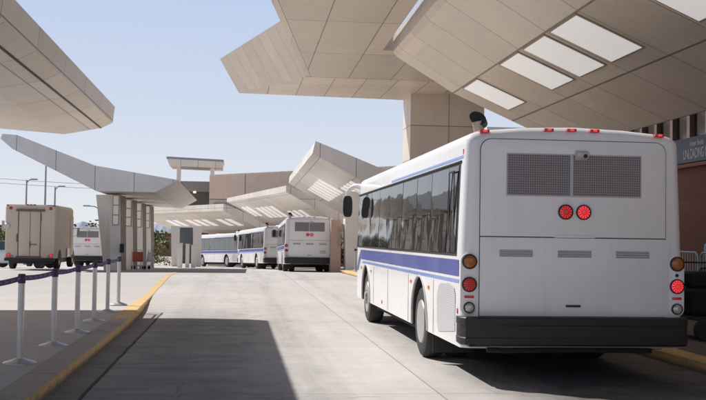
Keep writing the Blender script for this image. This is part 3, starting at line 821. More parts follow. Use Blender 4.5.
# closing triangle is hidden by the soffit
o = m.build('wing', PAN_W, T, smooth=0)
uvl = o.data.uv_layers[0]
for p in o.data.polygons:
    for li in p.loop_indices:
        co = o.data.vertices[o.data.loops[li].vertex_index].co
        uvl.data[li].uv = (co.y * 1.12, co.z)
m = MB(); m.box(5.87 - 7, 8.45 - 7, 0.6, 2.2, .13, 6.62); uvbuild(m, 'column', PAN_P, T, (7, 34.5, 0))

# right skylit canopy (A2)
T = thing('canopy', 'sloping beige canopy with white skylight panels above the nearest bus', 'canopy', (6.5, 18, 0))
prof = [(4.07, 6.58), (4.18, 6.45), (4.45, 6.29), (5.71, 5.53), (7.34, 4.82), (8.92, 4.14)]
YF, YN = 27.3, 7.0
m = MB()
us = [-.15, -.0, .0, 1., 2., 3.]
for k in range(5):
    (xa, za), (xb, zb) = prof[k], prof[k + 1]
    ua, ub = (0.02, .05) if k == 0 else ((.05, .999) if k == 1 else (k - 1., k))
    if k == 1: ua, ub = .3, .98
    if k == 2: ua, ub = 1.02, 2.0
    if k == 3: ua, ub = 2.0, 3.0
    if k == 4: ua, ub = 3.0, 4.0
    m.quad((xa - 6.5, YN - 18, za), (xa - 6.5, YF - 18, za), (xb - 6.5, YF - 18, zb), (xb - 6.5, YN - 18, zb), 0, [(ua, YN), (ua, YF), (ub, YF), (ub, YN)])
tp = [(x, z + .42) for x, z in prof]
for k in range(5):
    (xa, za), (xb, zb) = tp[k], tp[k + 1]
    m.quad((xa - 6.5, YN - 18, za), (xb - 6.5, YN - 18, zb), (xb - 6.5, YF - 18, zb), (xa - 6.5, YF - 18, za), 0)
for (a, b) in ((prof, tp),):
    m.quad((a[0][0] - 6.5, YN - 18, a[0][1]), (b[0][0] - 6.5, YN - 18, b[0][1]), (b[0][0] - 6.5, YF - 18, b[0][1]), (a[0][0] - 6.5, YF - 18, a[0][1]), 1)
    m.quad((a[-1][0] - 6.5, YN - 18, a[-1][1]), (a[-1][0] - 6.5, YF - 18, a[-1][1]), (b[-1][0] - 6.5, YF - 18, b[-1][1]), (b[-1][0] - 6.5, YN - 18, b[-1][1]), 1)
for Y in (YN, YF):
    for k in range(5): m.quad((prof[k][0] - 6.5, Y - 18, prof[k][1]), (prof[k + 1][0] - 6.5, Y - 18, prof[k + 1][1]), (tp[k + 1][0] - 6.5, Y - 18, tp[k + 1][1]), (tp[k][0] - 6.5, Y - 18, tp[k][1]), 1)
m.build('roof', [PAN_A2, PAN_W], T, smooth=0)
def skylight(T, a, b, y0, y1, off, mat=SKYL):   # a,b=(x,z) ends on the slope
    ax, az_ = a; bx, bz = b; dn = .012
    n = Vector((bz - az_, 0, -(bx - ax))).normalized()
    if n.z > 0: n = -n
    o = Vector(off)
    def fr(e, d): 
        t = (Vector((bx, 0, bz)) - Vector((ax, 0, az_))).normalized() * e
        A0 = Vector((ax, y0 - e, az_)) - t; A1 = Vector((ax, y1 + e, az_)) - t; B1 = Vector((bx, y1 + e, bz)) + t; B0 = Vector((bx, y0 - e, bz)) + t
        return [p + n * d - o for p in (A0, A1, B1, B0)]
    m = MB(); m.loft(fr(.045, -.01), fr(.045, .022)); f = m.build('skylight_frame', BRONZE, T, smooth=0)
    m = MB(); m.loft(fr(0., .015), fr(0., .030)); m.build('skylight', mat, f, smooth=0)
def sl_(t): return (5.71 + (7.34 - 5.71) * t, 5.53 + (4.82 - 5.53) * t)
for y0, y1 in ((24.62, 26.12), (20.95, 22.40), (19.10, 20.52), (17.24, 18.70), (13.54, 15.00)):
    skylight(T, sl_(.03), sl_(.75), y0, y1, (6.5, 18, 0))

# far canopies (E, D, C) – lofted along their own axis
def far_canopy(label, loc, h, near, far, length, tn, tf, lights):
    T = thing('canopy', label, 'canopy', loc, R(h))
    ox, oy, oz = loc
    m = MB()
    rn = [Vector((x, 0, z)) for x, z in near] + [Vector((x, 0, z)) for x, z in reversed(tn)]
    rf = [Vector((x, length, z)) for x, z in far] + [Vector((x, length, z)) for x, z in reversed(tf)]
    m.loft(rn, rf); m.build('roof', PAN_E, T, smooth=0)
    for (x0, x1, y0, y1) in lights:
        def zz(x, t):
            def ip(pl):
                for (xa, za), (xb, zb) in zip(pl[:-1], pl[1:]):
                    if xa <= x <= xb: return za + (zb - za) * (x - xa) / (xb - xa)
                return pl[-1][1]
            return ip(near) * (1 - t) + ip(far) * t
        t0 = (y0 + y1) / 2 / length
        a, b = Vector((x0, y0, zz(x0, y0 / length))), Vector((x1, y0, zz(x1, y0 / length)))
        c, d_ = Vector((x1, y1, zz(x1, y1 / length))), Vector((x0, y1, zz(x0, y1 / length)))
        dn = Vector((0, 0, -.03))
        m = MB(); m.loft([a, d_, c, b], [p + dn for p in (a, d_, c, b)]); m.build('skylight', SKYL, T, smooth=0)
    return T
L = []
for y in (2.2, 3.6, 5.0, 6.4): L.append((2.0, 3.4, y, y + .9))
for y in (8.6, 10.2, 11.8, 13.4, 15.0, 16.6): L.append((.95, 2.3, y, y + 1.0))
E_ = far_canopy('peaked beige canopy jutting up above the bus seen squarely from behind', (3.5, 48, 0), 0.,
    [(-.05, 5.50), (1.47, 4.71), (2.14, 4.36), (4.4, 3.10), (6.5, 2.85)], [(-.08, 5.18), (1.47, 4.30), (2.14, 3.95), (4.4, 2.70), (6.5, 2.5)], 21.,
    [(.08, 6.08), (1.47, 5.55), (2.93, 4.97), (4.6, 4.3), (6.5, 3.8)], [(-.05, 5.62), (1.47, 5.0), (2.93, 4.4), (4.6, 3.7), (6.5, 3.4)], L)
L = []
for y in (4, 5.8, 7.6): L.append((2.0, 3.3, y, y + 1.1))
for y in (11, 12.9, 14.8, 16.7): L.append((1.3, 2.6, y, y + 1.2))
for y in (20, 22): L.append((1.0, 2.3, y, y + 1.2))
D_ = far_canopy('long low beige canopy behind the peaked one, skylights over the middle bus', (3.29, 70, 0), 9.6,
    [(0., 4.66), (1.31, 3.99), (3.2, 2.85), (4.4, 2.4), (8, 2.2)], [(0., 4.70), (1.31, 4.05), (3.2, 2.9), (4.4, 2.5), (8, 2.3)], 25.,
    [(0., 5.08), (1.31, 4.65), (3.2, 3.75), (4.6, 2.95), (8, 2.75)], [(0., 5.05), (1.31, 4.6), (3.2, 3.7), (4.6, 3.0), (8, 2.8)], L)
L = []
for y in (2, 4.2, 8, 10.2, 12.4, 16, 18.2): L.append((1.6, 3.0, y, y + 1.3))
C_ = far_canopy('lowest beige canopy behind the farthest bus, curving away to the left', (-1.2, 96, 0), 24.,
    [(0., 3.95), (1.2, 3.4), (4.0, 2.25), (9, 1.9)], [(0., 3.95), (1.2, 3.4), (4.0, 2.3), (9, 1.9)], 24.,
    [(0., 4.58), (1.2, 4.2), (4.0, 3.1), (9, 2.8)], [(0., 4.58), (1.2, 4.2), (4.0, 3.1), (9, 2.8)], L)

# support piers of the far canopies
def plain_pier(label, x, y, h, w, d, taper, mat=PIERC):
    g = gz(y) - .05
    m = MB(); m.loft([Vector(p) for p in ((0, 0, 0), (w, 0, 0), (w, d, 0), (0, d, 0))], [Vector(p) for p in ((-taper, 0, h - g), (w + .02, 0, h - g), (w + .02, d, h - g), (-taper, d, h - g))])
    o = m.build('pier', mat, None, smooth=0); o.location = (x, y, g); return tag(o, label, 'pier')
plain_pier('grey tapered pier just beyond the front mirror of the nearest bus', 5.62, 53, 4.0, .62, 1.0, .12)
plain_pier('pale pier standing behind the gateposts, left of the dark opening', -5.3, 88, 2.4, .55, 1.0, .1)
plain_pier('pale pier standing behind the farthest bus, right of the dark opening', -3.5, 88, 2.4, .6, 1.0, .1)
# brick pilaster beside bus
T = thing('brick_column', 'pinkish brick column with a ladder-like louvre beside the bus seen from behind', 'column', (5.12, 53.4, gz(53) - .05))
m = MB(); m.box(-.26, .26, 0, .9, 0, 2.75); m.build('shaft', simple('pink_block', (.54, .37, .30), .85, var=.1, vs=3), T, smooth=0)
m = MB()
for k in range(5): m.box(.06, .24, -.03, -.003, 1.35 + k * .22, 1.5 + k * .22)
m.build('louvre', BRONZE, T, smooth=0)

# ------------------------------------------------------------------ buildings
T = thing('building', 'tan precast terminal building rising behind the far canopies', 'building', (15, 122, -1.7))
m = MB(); m.loft([Vector(p) for p in ((-18.0, -7, 0), (35, -7, 0), (35, 20, 0), (-18.0, 20, 0))], [Vector(p) for p in ((-18.0, -7, 9.9), (35, -7, 13.6), (35, 20, 13.6), (-18.0, 20, 9.9))])
m.build('wall', PAN_T, T, smooth=0)
m = MB(); m.box(-17.5, -4., -7.25, -7.02, 5.6, 6.9); m.build('window_band', GLASS, T, smooth=0)
m = MB(); m.loft([Vector(p) for p in ((-18.0, -7.05, 9.9), (35, -7.05, 13.6), (35, -6.7, 13.6), (-18.0, -6.7, 9.9))], [Vector(p) for p in ((-18.0, -7.05, 10.02), (35, -7.05, 13.72), (35, -6.7, 13.72), (-18.0, -6.7, 10.02))]); m.build('parapet', PAN_E, T, smooth=0)
T = thing('stair_tower', 'dark recessed stair tower with a flat roof on two posts beside the tan building', 'tower', (-4.95, 125, -2.06))
T.scale = (1.18, 1.18, 1.18)
m = MB(); m.box(-1.9, 1.6, 0, 6, 0, 8.6); m.build('wall', simple('dark_grey_wall', (.13, .125, .12), .8), T, smooth=0)
m = MB(); m.box(-2.1, 1.5, -.6, 0 - .005, 7.55, 8.55); m.build('parapet', simple('grey_wall', (.30, .29, .285), .7), T, smooth=0)
m = MB(); m.box(-2.75, 2.75, -1.2, 4, 10.02, 10.72); 
m = MB(); m.loft([Vector(p) for p in ((-2.5, -1.2, 10.05), (2.72, -1.2, 9.92), (2.72, 4, 9.92), (-2.5, 4, 10.05))], [Vector(p) for p in ((-2.78, -1.2, 10.75), (2.78, -1.2, 10.55), (2.78, 4, 10.55), (-2.78, 4, 10.75))]); m.build('roof', PAN_E, T, smooth=0)
m = MB(); m.loft([Vector(p) for p in ((-2.82, -1.25, 10.76), (2.82, -1.25, 10.56), (2.82, 4, 10.56), (-2.82, 4, 10.76))], [Vector(p) for p in ((-2.82, -1.25, 10.96), (2.82, -1.25, 10.76), (2.82, 4, 10.76), (-2.82, 4, 10.96))]); m.build('coping', DARKSTEEL, T, smooth=0)
for x, z0 in ((-1.6, 8.0), (1.72, 6.5)):
    m = MB(); m.box(x - .2, x + .2, -.95, -.62, z0, 10.1); m.build('post', PAN_E, T, smooth=0)
m = MB(); m.lathe([(.002, 0), (.16, .03), (.16, .22), (.002, .26)], 12, 'z', (.0, -.8, 7.35)); m.build('lamp', simple('warm_lamp', (.8, .7, .5), .4, emis=(1, .85, .6), es=.8), T)

DGLAZ = simple('dark_bronze_glazing', (.06, .05, .045), .25, var=.2, vs=1.)
T = thing('building', 'dark brick terminal wall with window fins at right, carrying the sign', 'building', (9.6, 14, .12))
m = MB(); m.box(0, 6, -14, 16, 0, 3.1); m.build('wall', BRICK, T, smooth=0)
m = MB(); m.box(.12, 6, -14, 16, 3.1, 6.4); m.build('glazing', DGLAZ, T, smooth=0)
for k in range(16):
    y = 7.35 - .88 * k * 1.0 + 7.0
    m = MB(); m.box(.0, .115, y - .07, y + .07, 3.1, 6.2); m.build('fin', simple('terracotta_fin', (.15, .105, .09), .7) if 'terracotta_fin' not in MATS else MATS['terracotta_fin'], T, smooth=0)
# sign
T = thing('sign', 'slate blue shuttle unloading sign on the brick wall right of the nearest bus', 'sign', (9.52, 20.0, 3.30))
m = MB(); m.box(-.05, .03, -2.6, 2.25, 0, .53); m.build('board', SIGNB, T, bev=.006)
m = MB(); m.box(-.12, .05, -2.7, 2.35, -.10, -.03); m.build('ledge', BROWNR, T, smooth=0)
def text(body, size, y, z, mat, parent, name='lettering', sxk=1., ext=.006):
    cu = bpy.data.curves.new('t', 'FONT'); cu.body = body; cu.size = size; cu.extrude = ext
    o = bpy.data.objects.new('t', cu); C.objects.link(o)
    dg = bpy.context.evaluated_depsgraph_get(); dg.update()
    me = bpy.data.meshes.new_from_object(o.evaluated_get(dg)); bpy.data.objects.remove(o)
    M = Matrix(((0, 0, -1, -.056), (-sxk, 0, 0, y), (0, 1, 0, z), (0, 0, 0, 1)))
    me.transform(M); me.materials.clear(); me.materials.append(mat)
    ob = bpy.data.objects.new(name, me); C.objects.link(ob); ob.parent = parent; return ob
text('Airport Shuttle', .17, .92, .335, SIGNT, T, sxk=.62)
text('UNLOADING ONLY', .30, 1.24, .075, SIGNT, T, sxk=.55)

T = thing('building', 'grey glass-walled building glimpsed behind the broad column', 'building', (16, 52, -.1))
m = MB(); m.box(-5.2, 8, -8, 12, 0, 6.3); m.build('wall', PAN_G, T, smooth=0)
m = MB(); m.box(-5.3, 8.1, -8.1, 12, 6.3, 6.6); m.build('parapet', PAN_B, T, smooth=0)

# ------------------------------------------------------------------ stanchions
posts = [(-2.45, 10.1), (-2.38, 12.04), (-2.33, 13.91), (-2.31, 15.78), (-2.34, 17.86), (-2.37, 19.95), (-2.41, 22.14)]
def stanchion(x, y, z, label, group):
    T = thing('belt_stanchion', label, 'stanchion', (x, y, z), 0, group)
    m = MB(); m.lathe([(.185, .0), (.185, .012), (.176, .018), (.110, .036), (.055, .055), (.042, .060), (.002, .061)], 40); m.build('base', ALU, T)
    m = MB(); m.lathe([(.037, .05), (.037, .90), (.002, .9)], 20); m.build('post', ALU, T)
    m = MB(); m.lathe([(.038, .895), (.043, .90), (.043, .985), (.036, 1.0), (.002, 1.003)], 20); m.build('cap', simple('cap_dark', (.05, .045, .09), .5) if 'cap_dark' not in MATS else MATS['cap_dark'], T)
    return T
def belt(T, a, b, z, sag=.02):
    d = Vector((b[0] - a[0], b[1] - a[1], 0)); ln = d.length; u = d / ln; N = 12; m = MB()
    nrm = Vector((-u.y, u.x, 0))
    f = lambda t: Vector((u.x * ln * t, u.y * ln * t, z - sag * 4 * t * (1 - t)))
    t0, t1 = .04 / ln, 1 - .04 / ln
    for k in range(N):
        ta, tb = t0 + (t1 - t0) * k / N, t0 + (t1 - t0) * (k + 1) / N
        for s in (-1, 1):
            e = nrm * s * .001
            q = [f(ta) + e + Vector((0, 0, -.030)), f(tb) + e + Vector((0, 0, -.030)), f(tb) + e + Vector((0, 0, .030)), f(ta) + e + Vector((0, 0, .030))]
            m.add(q if s < 0 else q[::-1], [(0, 1, 2, 3)])
    k = .16
    while k < ln - .14:
        for dx, w_, h in ((0, .028, .012), (.05, .05, .006), (-.045, .018, .018)):
            for s in (-1, 1):
                e = nrm * s * .002; ta, tb = (k + dx) / ln, (k + dx + w_) / ln
                q = [f(ta) + e + Vector((0, 0, -h)), f(tb) + e + Vector((0, 0, -h)), f(tb) + e + Vector((0, 0, h)), f(ta) + e + Vector((0, 0, h))]
                m.add(q if s < 0 else q[::-1], [(0, 1, 2, 3)], 1)
        k += .27
    m.build('belt', [PURPLE, BELTMARK], T, smooth=0)
labs = ['silver belt stanchion nearest the viewer, just outside the left edge',
        'silver belt stanchion leftmost in view, standing deep in the canopy shade',
        'second silver belt stanchion from the front, standing in shade',
        'third silver belt stanchion from the front, in front of the bus behind the tan van',
        'fourth silver belt stanchion, its base just inside the edge of the shade',
        'fifth silver belt stanchion, the first with its base at the sunlit edge',
        'sixth and last silver belt stanchion, in full sun where the kerb bends']
for i, (x, y) in enumerate(posts):
    t = stanchion(x, y, .145, labs[i], 'belt stanchions along the left kerb')
    if i < len(posts) - 1: belt(t, posts[i], posts[i + 1], .955)
far_posts = [(5.35, 46.6), (6.9, 46.8)]
for i, (x, y) in enumerate(far_posts):
    t = stanchion(x, y, gz(y) + .145, ['distant belt stanchion at the kerb beside the brick column', 'distant belt stanchion behind the front of the nearest bus'][i], 'belt stanchions on the far right kerb')
    if i == 0: belt(t, far_posts[0], far_posts[1], .955)

# ------------------------------------------------------------------ step van
T = thing('step_van', 'tan box step van with double rear doors parked at left', 'van', (-9.17, 48.0, -.035), R(0))
m = MB(); HW = 1.10
prof = lambda ins: [Vector(p) for p in [(-HW + ins, 0, .52), (HW - ins, 0, .52), (HW - ins, 0, 2.80 - ins), (HW - .10 - ins, 0, 2.93 - ins), (-HW + .10 + ins, 0, 2.93 - ins), (-HW + ins, 0, 2.80 - ins)]]
def sh(r, y): return [p + Vector((0, y, 0)) for p in r]
m.rings([sh(prof(.05), 0), sh(prof(0), .05), sh(prof(0), 5.0), sh(prof(.04), 5.25)])
m.build('body', TAN, T, smooth=25)
m = MB(); m.loft([Vector(p) for p in ((-1.0, 5.25, .5), (1.0, 5.25, .5), (1.0, 5.25, 2.2), (-1.0, 5.25, 2.2))], [Vector(p) for p in ((-.9, 6.4, .5), (.9, 6.4, .5), (.9, 6.3, 1.25), (-.9, 6.3, 1.25))]); m.build('nose', TAN, T, bev=.05)
m = MB(); m.box(.02 - .52, -.02 + .0, -.02, -.002, .66, 2.62); m.build('rear_door', TAN, T, bev=.006)
m = MB(); m.box(.0, .42, -.02, -.002, .66, 2.62); m.build('rear_door', TAN, T, bev=.006)
m = MB(); m.box(-.545, -.505, -.025, -.003, .62, 2.66); m.box(-.012, -.001, -.028, -.018, .62, 2.66); m.box(.425, .455, -.025, -.003, .62, 2.66); m.box(-.60, .50, -.03, -.003, .56, .62); m.build('door_frame', TAND, T, smooth=0)
m = MB(); m.box(-.62, .62, -.10, -.003, 2.62, 2.72); m.build('door_track', TAND, T, bev=.01)
m = MB(); m.box(.0, .30, -.05, -.02, 1.12, 1.16); m.box(-.02, .02, -.05, -.02, 1.0, 1.28); m.build('latch', TAND, T, smooth=0)
m = MB(); m.box(-.60, -.55, -.03, -.003, 1.25, 1.6); m.build('hinge', TAND, T, smooth=0); m = MB(); m.box(.44, .48, -.03, -.003, 2.2, 2.5); m.build('hinge', TAND, T, smooth=0)
for s in (-1, 1):
    disc_light('marker_light', T, s * .87, 2.76, .06, REDM, REDDIM, -.002, ring=TAND)
    disc_light('tail_light', T, s * .93, .66, .075, REDM, REDON, -.002, ring=BLACK)
    disc_light('reverse_light', T, s * .80, .60, .05, CLEAR, None, -.002, ring=BLACK)
for x in (-.15, 0, .15):
    m = MB(); m.box(x - .05, x + .05, -.01, .06, 2.90, 2.95); m.build('roof_marker', REDM, T, bev=.01)
for s in (-1, 1):
    m = MB(); m.box(s * 1.02 - .05, s * 1.02 + .05, 0, .08, 2.86, 2.92); m.build('roof_marker', REDM, T, bev=.01)
m = MB(); m.box(-1.08, 1.08, -.14, .1, .40, .54); m.box(-.9, .9, .1, 5.8, .28, .52); m.build('bumper', BUMPER, T, smooth=0)
m = MB(); m.tube([(-1.1, .5, 2.05), (-1.24, .35, 2.1), (-1.26, .35, 1.75), (-1.1, .5, 1.7)], .015, 6); m.box(-1.32, -1.2, .3, .36, 1.75, 2.2); m.build('mirror', GALV, T, smooth=0)
m = MB(); m.lathe([(.14, -.02), (.12, -.05), (.002, -.06)], 16, 'y', (-1.02, .0, 1.95)); m.build('spot_mirror', CLEAR, T)
for s in (-1, 1):
    for y in (1.25, 5.1):
        m = MB(); m.lathe([(.2, -.11), (.34, -.13), (.40, -.10), (.405, 0), (.40, .10), (.34, .13), (.2, .11)], 28, 'x'); wv = m.build('wheel', RUBBER, T, loc=(s * (HW - .12), y, .405))
        m = MB(); m.lathe([(.2, s * .115), (.19, s * .08), (.1, s * .05), (.07, s * .10), (.002, s * .105)], 20, 'x'); m.build('rim', RIM, wv)
        m = MB(); r = .50
        path = [(s * (HW + .004), y - r * math.cos(R(180) * k / 10), .42 + r * math.sin(R(180) * k / 10)) for k in range(11)]
        m.add([Vector(p) for p in path] + [Vector((s * (HW + .004), y, .42))], [(k, k + 1, 11) for k in range(10)]); m.build('wheel_well', BLACK, T, smooth=0)
m = MB(); m.box(HW + .003, HW + .02, 4.1, 5.05, .62, 2.5); m.build('side_door', TAN, T, bev=.006)
m = MB(); m.box(HW + .021, HW + .025, 4.25, 4.9, 1.55, 2.3); m.build('window', GLASS, T, smooth=0)
m = MB(); m.box(HW + .02, HW + .06, 3.1, 3.8, .55, .95); m.build('step', CLEAR, T, smooth=0)
m = MB(); m.tube([(HW, 5.2, 1.9), (HW + .22, 5.3, 1.95), (HW + .24, 5.3, 1.6), (HW, 5.2, 1.5)], .014, 6); m.box(HW + .17, HW + .28, 5.26, 5.34, 1.55, 1.95); m.build('mirror', GALV, T, smooth=0)

# ------------------------------------------------------------------ passenger cars
def car(label, loc, rz, paint):
    T = thing('car', label, 'car', loc, rz)
    st = [(0, .62, .50, .95, .80), (.12, .80, .35, .98, .82), (.9, .86, .28, .98, .62 + .22), (1.15, .87, .28, .98, .86), (3.1, .87, .28, .96, .86), (4.1, .82, .30, .86, .80), (4.4, .62, .42, .70, .60)]
    m = MB(); rs = []
    for y, hw, z0, z1, _ in st:
        rs.append([Vector(p) for p in ((-hw, y, z0 + .12), (-hw * .9, y, z0), (hw * .9, y, z0), (hw, y, z0 + .12), (hw, y, z1 - .14), (hw * .9, y, z1), (-hw * .9, y, z1), (-hw, y, z1 - .14))])
    m.rings(rs); m.build('body', paint, T, smooth=40)
    m = MB(); cs = [(.35, .72, .95), (.85, .62, 1.38), (1.4, .62, 1.45), (2.3, .62, 1.42), (3.25, .72, .93)]
    m.rings([[Vector(p) for p in ((-.74, y, .93), (.74, y, .93), (hw, y, z), (-hw, y, z))] for y, hw, z in cs]); m.build('cabin', GLASS, T, smooth=40)
    m = MB(); m.rings([[Vector(p) for p in ((-hw, y, z - .04), (hw, y, z - .04), (hw * .92, y, z + .012), (-hw * .92, y, z + .012))] for y, hw, z in ((.8, .63, 1.36), (1.4, .63, 1.45), (2.35, .63, 1.41))]); m.build('roof', paint, T, smooth=40)
    for s in (-1, 1):
        for y in (.85, 3.5):
            m = MB(); m.lathe([(.19, -.09), (.29, -.10), (.315, -.07), (.318, 0), (.315, .07), (.29, .10), (.19, .09)], 24, 'x'); wv = m.build('wheel', RUBBER, T, loc=(s * .80, y, .318))
            m = MB(); m.lathe([(.2, s * .09), (.15, s * .07), (.06, s * .09), (.002, s * .09)], 18, 'x'); m.build('rim', RIM, wv)
        m = MB(); m.box(s * .62 - .14, s * .62 + .14, -.01, .12, .68, .82); m.build('tail_light', REDM, T, bev=.02)
        m = MB(); m.box(s * .60 - .13, s * .60 + .13, 4.28, 4.42, .56, .66); m.build('headlight', CLEAR, T, bev=.02)
    return T
car('pale blue-white car at the far left edge, half hidden by the tan van', (-13.6, 58, gz(58) + .004), R(-100), CARW)
car('red car parked beyond the piers in the distance', (-12.3, 128, gz(128)), R(80), CARR)
car('white car parked beyond the piers in the distance', (-10.0, 116, gz(116)), R(70), CARW)

# ------------------------------------------------------------------ luggage carts
def cart(label, loc, rz, pm=REDP):
    T = thing('luggage_cart', label, 'luggage cart', loc, rz, 'luggage carts by the rearmost pier')
    m = MB(); m.tube([(-.3, 0, .22), (-.3, .95, .18), (.3, .95, .18), (.3, 0, .22), (-.3, 0, .22)], .018, 8)
    for y in (.25, .5, .75): m.tube([(-.3, y, .2), (.3, y, .2)], .012, 6)
    m.build('base_frame', GALV, T)
    m = MB(); m.tube([(-.3, 0, .2), (-.32, -.12, 1.05), (.32, -.12, 1.05), (.3, 0, .2)], .02, 8); m.build('handle', GALV, T)
    m = MB(); m.box(-.28, .28, -.09, -.05, .42, .95, M=Matrix.Rotation(R(0), 4, 'X')); m.build('panel', pm, T, bev=.01)
    for x, y in ((-.28, .1), (.28, .1), (0, .9)):
        m = MB(); m.lathe([(.03, -.025), (.09, -.025), (.10, 0), (.09, .025), (.03, .025)], 16, 'x'); m.build('wheel', RUBBER, T, loc=(x, y, .10))
    return T
cart('red-panelled luggage cart parked in front, between the piers', (-5.20, 56.5, gz(56.5) + .004), R(15))
cart('grey luggage cart turned sideways beside the red-panelled one', (-4.70, 57.6, gz(57.6) + .004), R(70), GALV)
cart('dark grey luggage cart pushed in at the back from the left', (-5.45, 57.9, gz(57.9) + .004), R(8), BUMPER)

# phone box on first pier
T = thing('call_box', 'black call box mounted on the corner of the foremost pier', 'call box', (-5.42, 50.9, .75))
m = MB(); m.box(-.10, .10, -.16, .02, 0, .42); m.build('housing', BLACK, T, bev=.02)
m = MB(); m.tube([(-.02, -.2, .08), (-.02, -.22, .2), (-.02, -.2, .34)], .025, 8); m.build('handset', BLACK, T)

# gateposts / kiosk beside the far bus
for k, (x, wd, lab) in enumerate(((-3.95, .34, 'pale gatepost left of its two neighbours, next to the far bus'), (-3.42, .26, 'pale gatepost in the middle of three beside the far bus'), (-3.0, .30, 'pale gatepost closest to the front of the far bus'))):
    y = 75.; g = gz(y)
    T = thing('gatepost', lab, 'gatepost', (x, y, g), 0)
    m = MB(); m.box(-wd / 2, wd / 2, 0, .5, 0, 1.70 - .06 * k); m.build('shaft', WHITE2, T, bev=.02)
    m = MB(); m.box(-wd / 2 - .03, wd / 2 + .03, -.03, .53, 1.70 - .06 * k, 1.76 - .06 * k); m.build('cap', LOUV, T, bev=.01)
T = thing('screen_panel', 'dark screen panel hanging below the lowest canopy between two pale piers', 'screen', (-4.2, 89.5, gz(89)))
m = MB(); m.box(-.6, .6, 0, .15, 1.8, 3.3); m.build('panel', simple('charcoal_panel', (.10, .11, .13), .5), T, bev=.01)
for s in (-.5, .5):
    m = MB(); m.box(s - .05, s + .05, .02, .12, 0, 1.79); m.build('leg', WHITE2, T, smooth=0)

# ------------------------------------------------------------------ barricades, person, bags at right
def barricade(label, y0):
    T = thing('barricade', label, 'barricade', (9.05, y0, .144), 0, 'steel crowd barricades in front of the brick wall')
    ln, h, r = 2.1, 1.28, .14
    path = [(0, 0, .12)] + [(0, 0, h - r)] + [(0, r - r * math.cos(R(90) * k / 5), h - r + r * math.sin(R(90) * k / 5)) for k in range(1, 6)]
    path += [(0, ln - r + r * math.sin(R(90) * k / 5), h - r + r * math.cos(R(90) * k / 5)) for k in range(0, 6)] + [(0, ln, .12), (0, 0, .12)]
    m = MB(); m.tube(path, .022, 8); m.build('frame', GALV, T)
    m = MB()
    for k in range(1, 18): m.tube([(0, ln * k / 18, .12), (0, ln * k / 18, h - .01)], .009, 6)
    m.build('bars', GALV, T)
    for y in (.25, ln - .25):
        m = MB(); m.tube([(-.28, y, .01), (-.18, y, .03), (0, y, .13), (.18, y, .03), (.28, y, .01)], .016, 6); m.build('foot', GALV, T)
    return T
barricade('steel crowd barricade farther along the brick wall, right behind the bus corner', 19.62)
barricade('steel crowd barricade nearer the viewer, at the right edge of the view', 17.40)

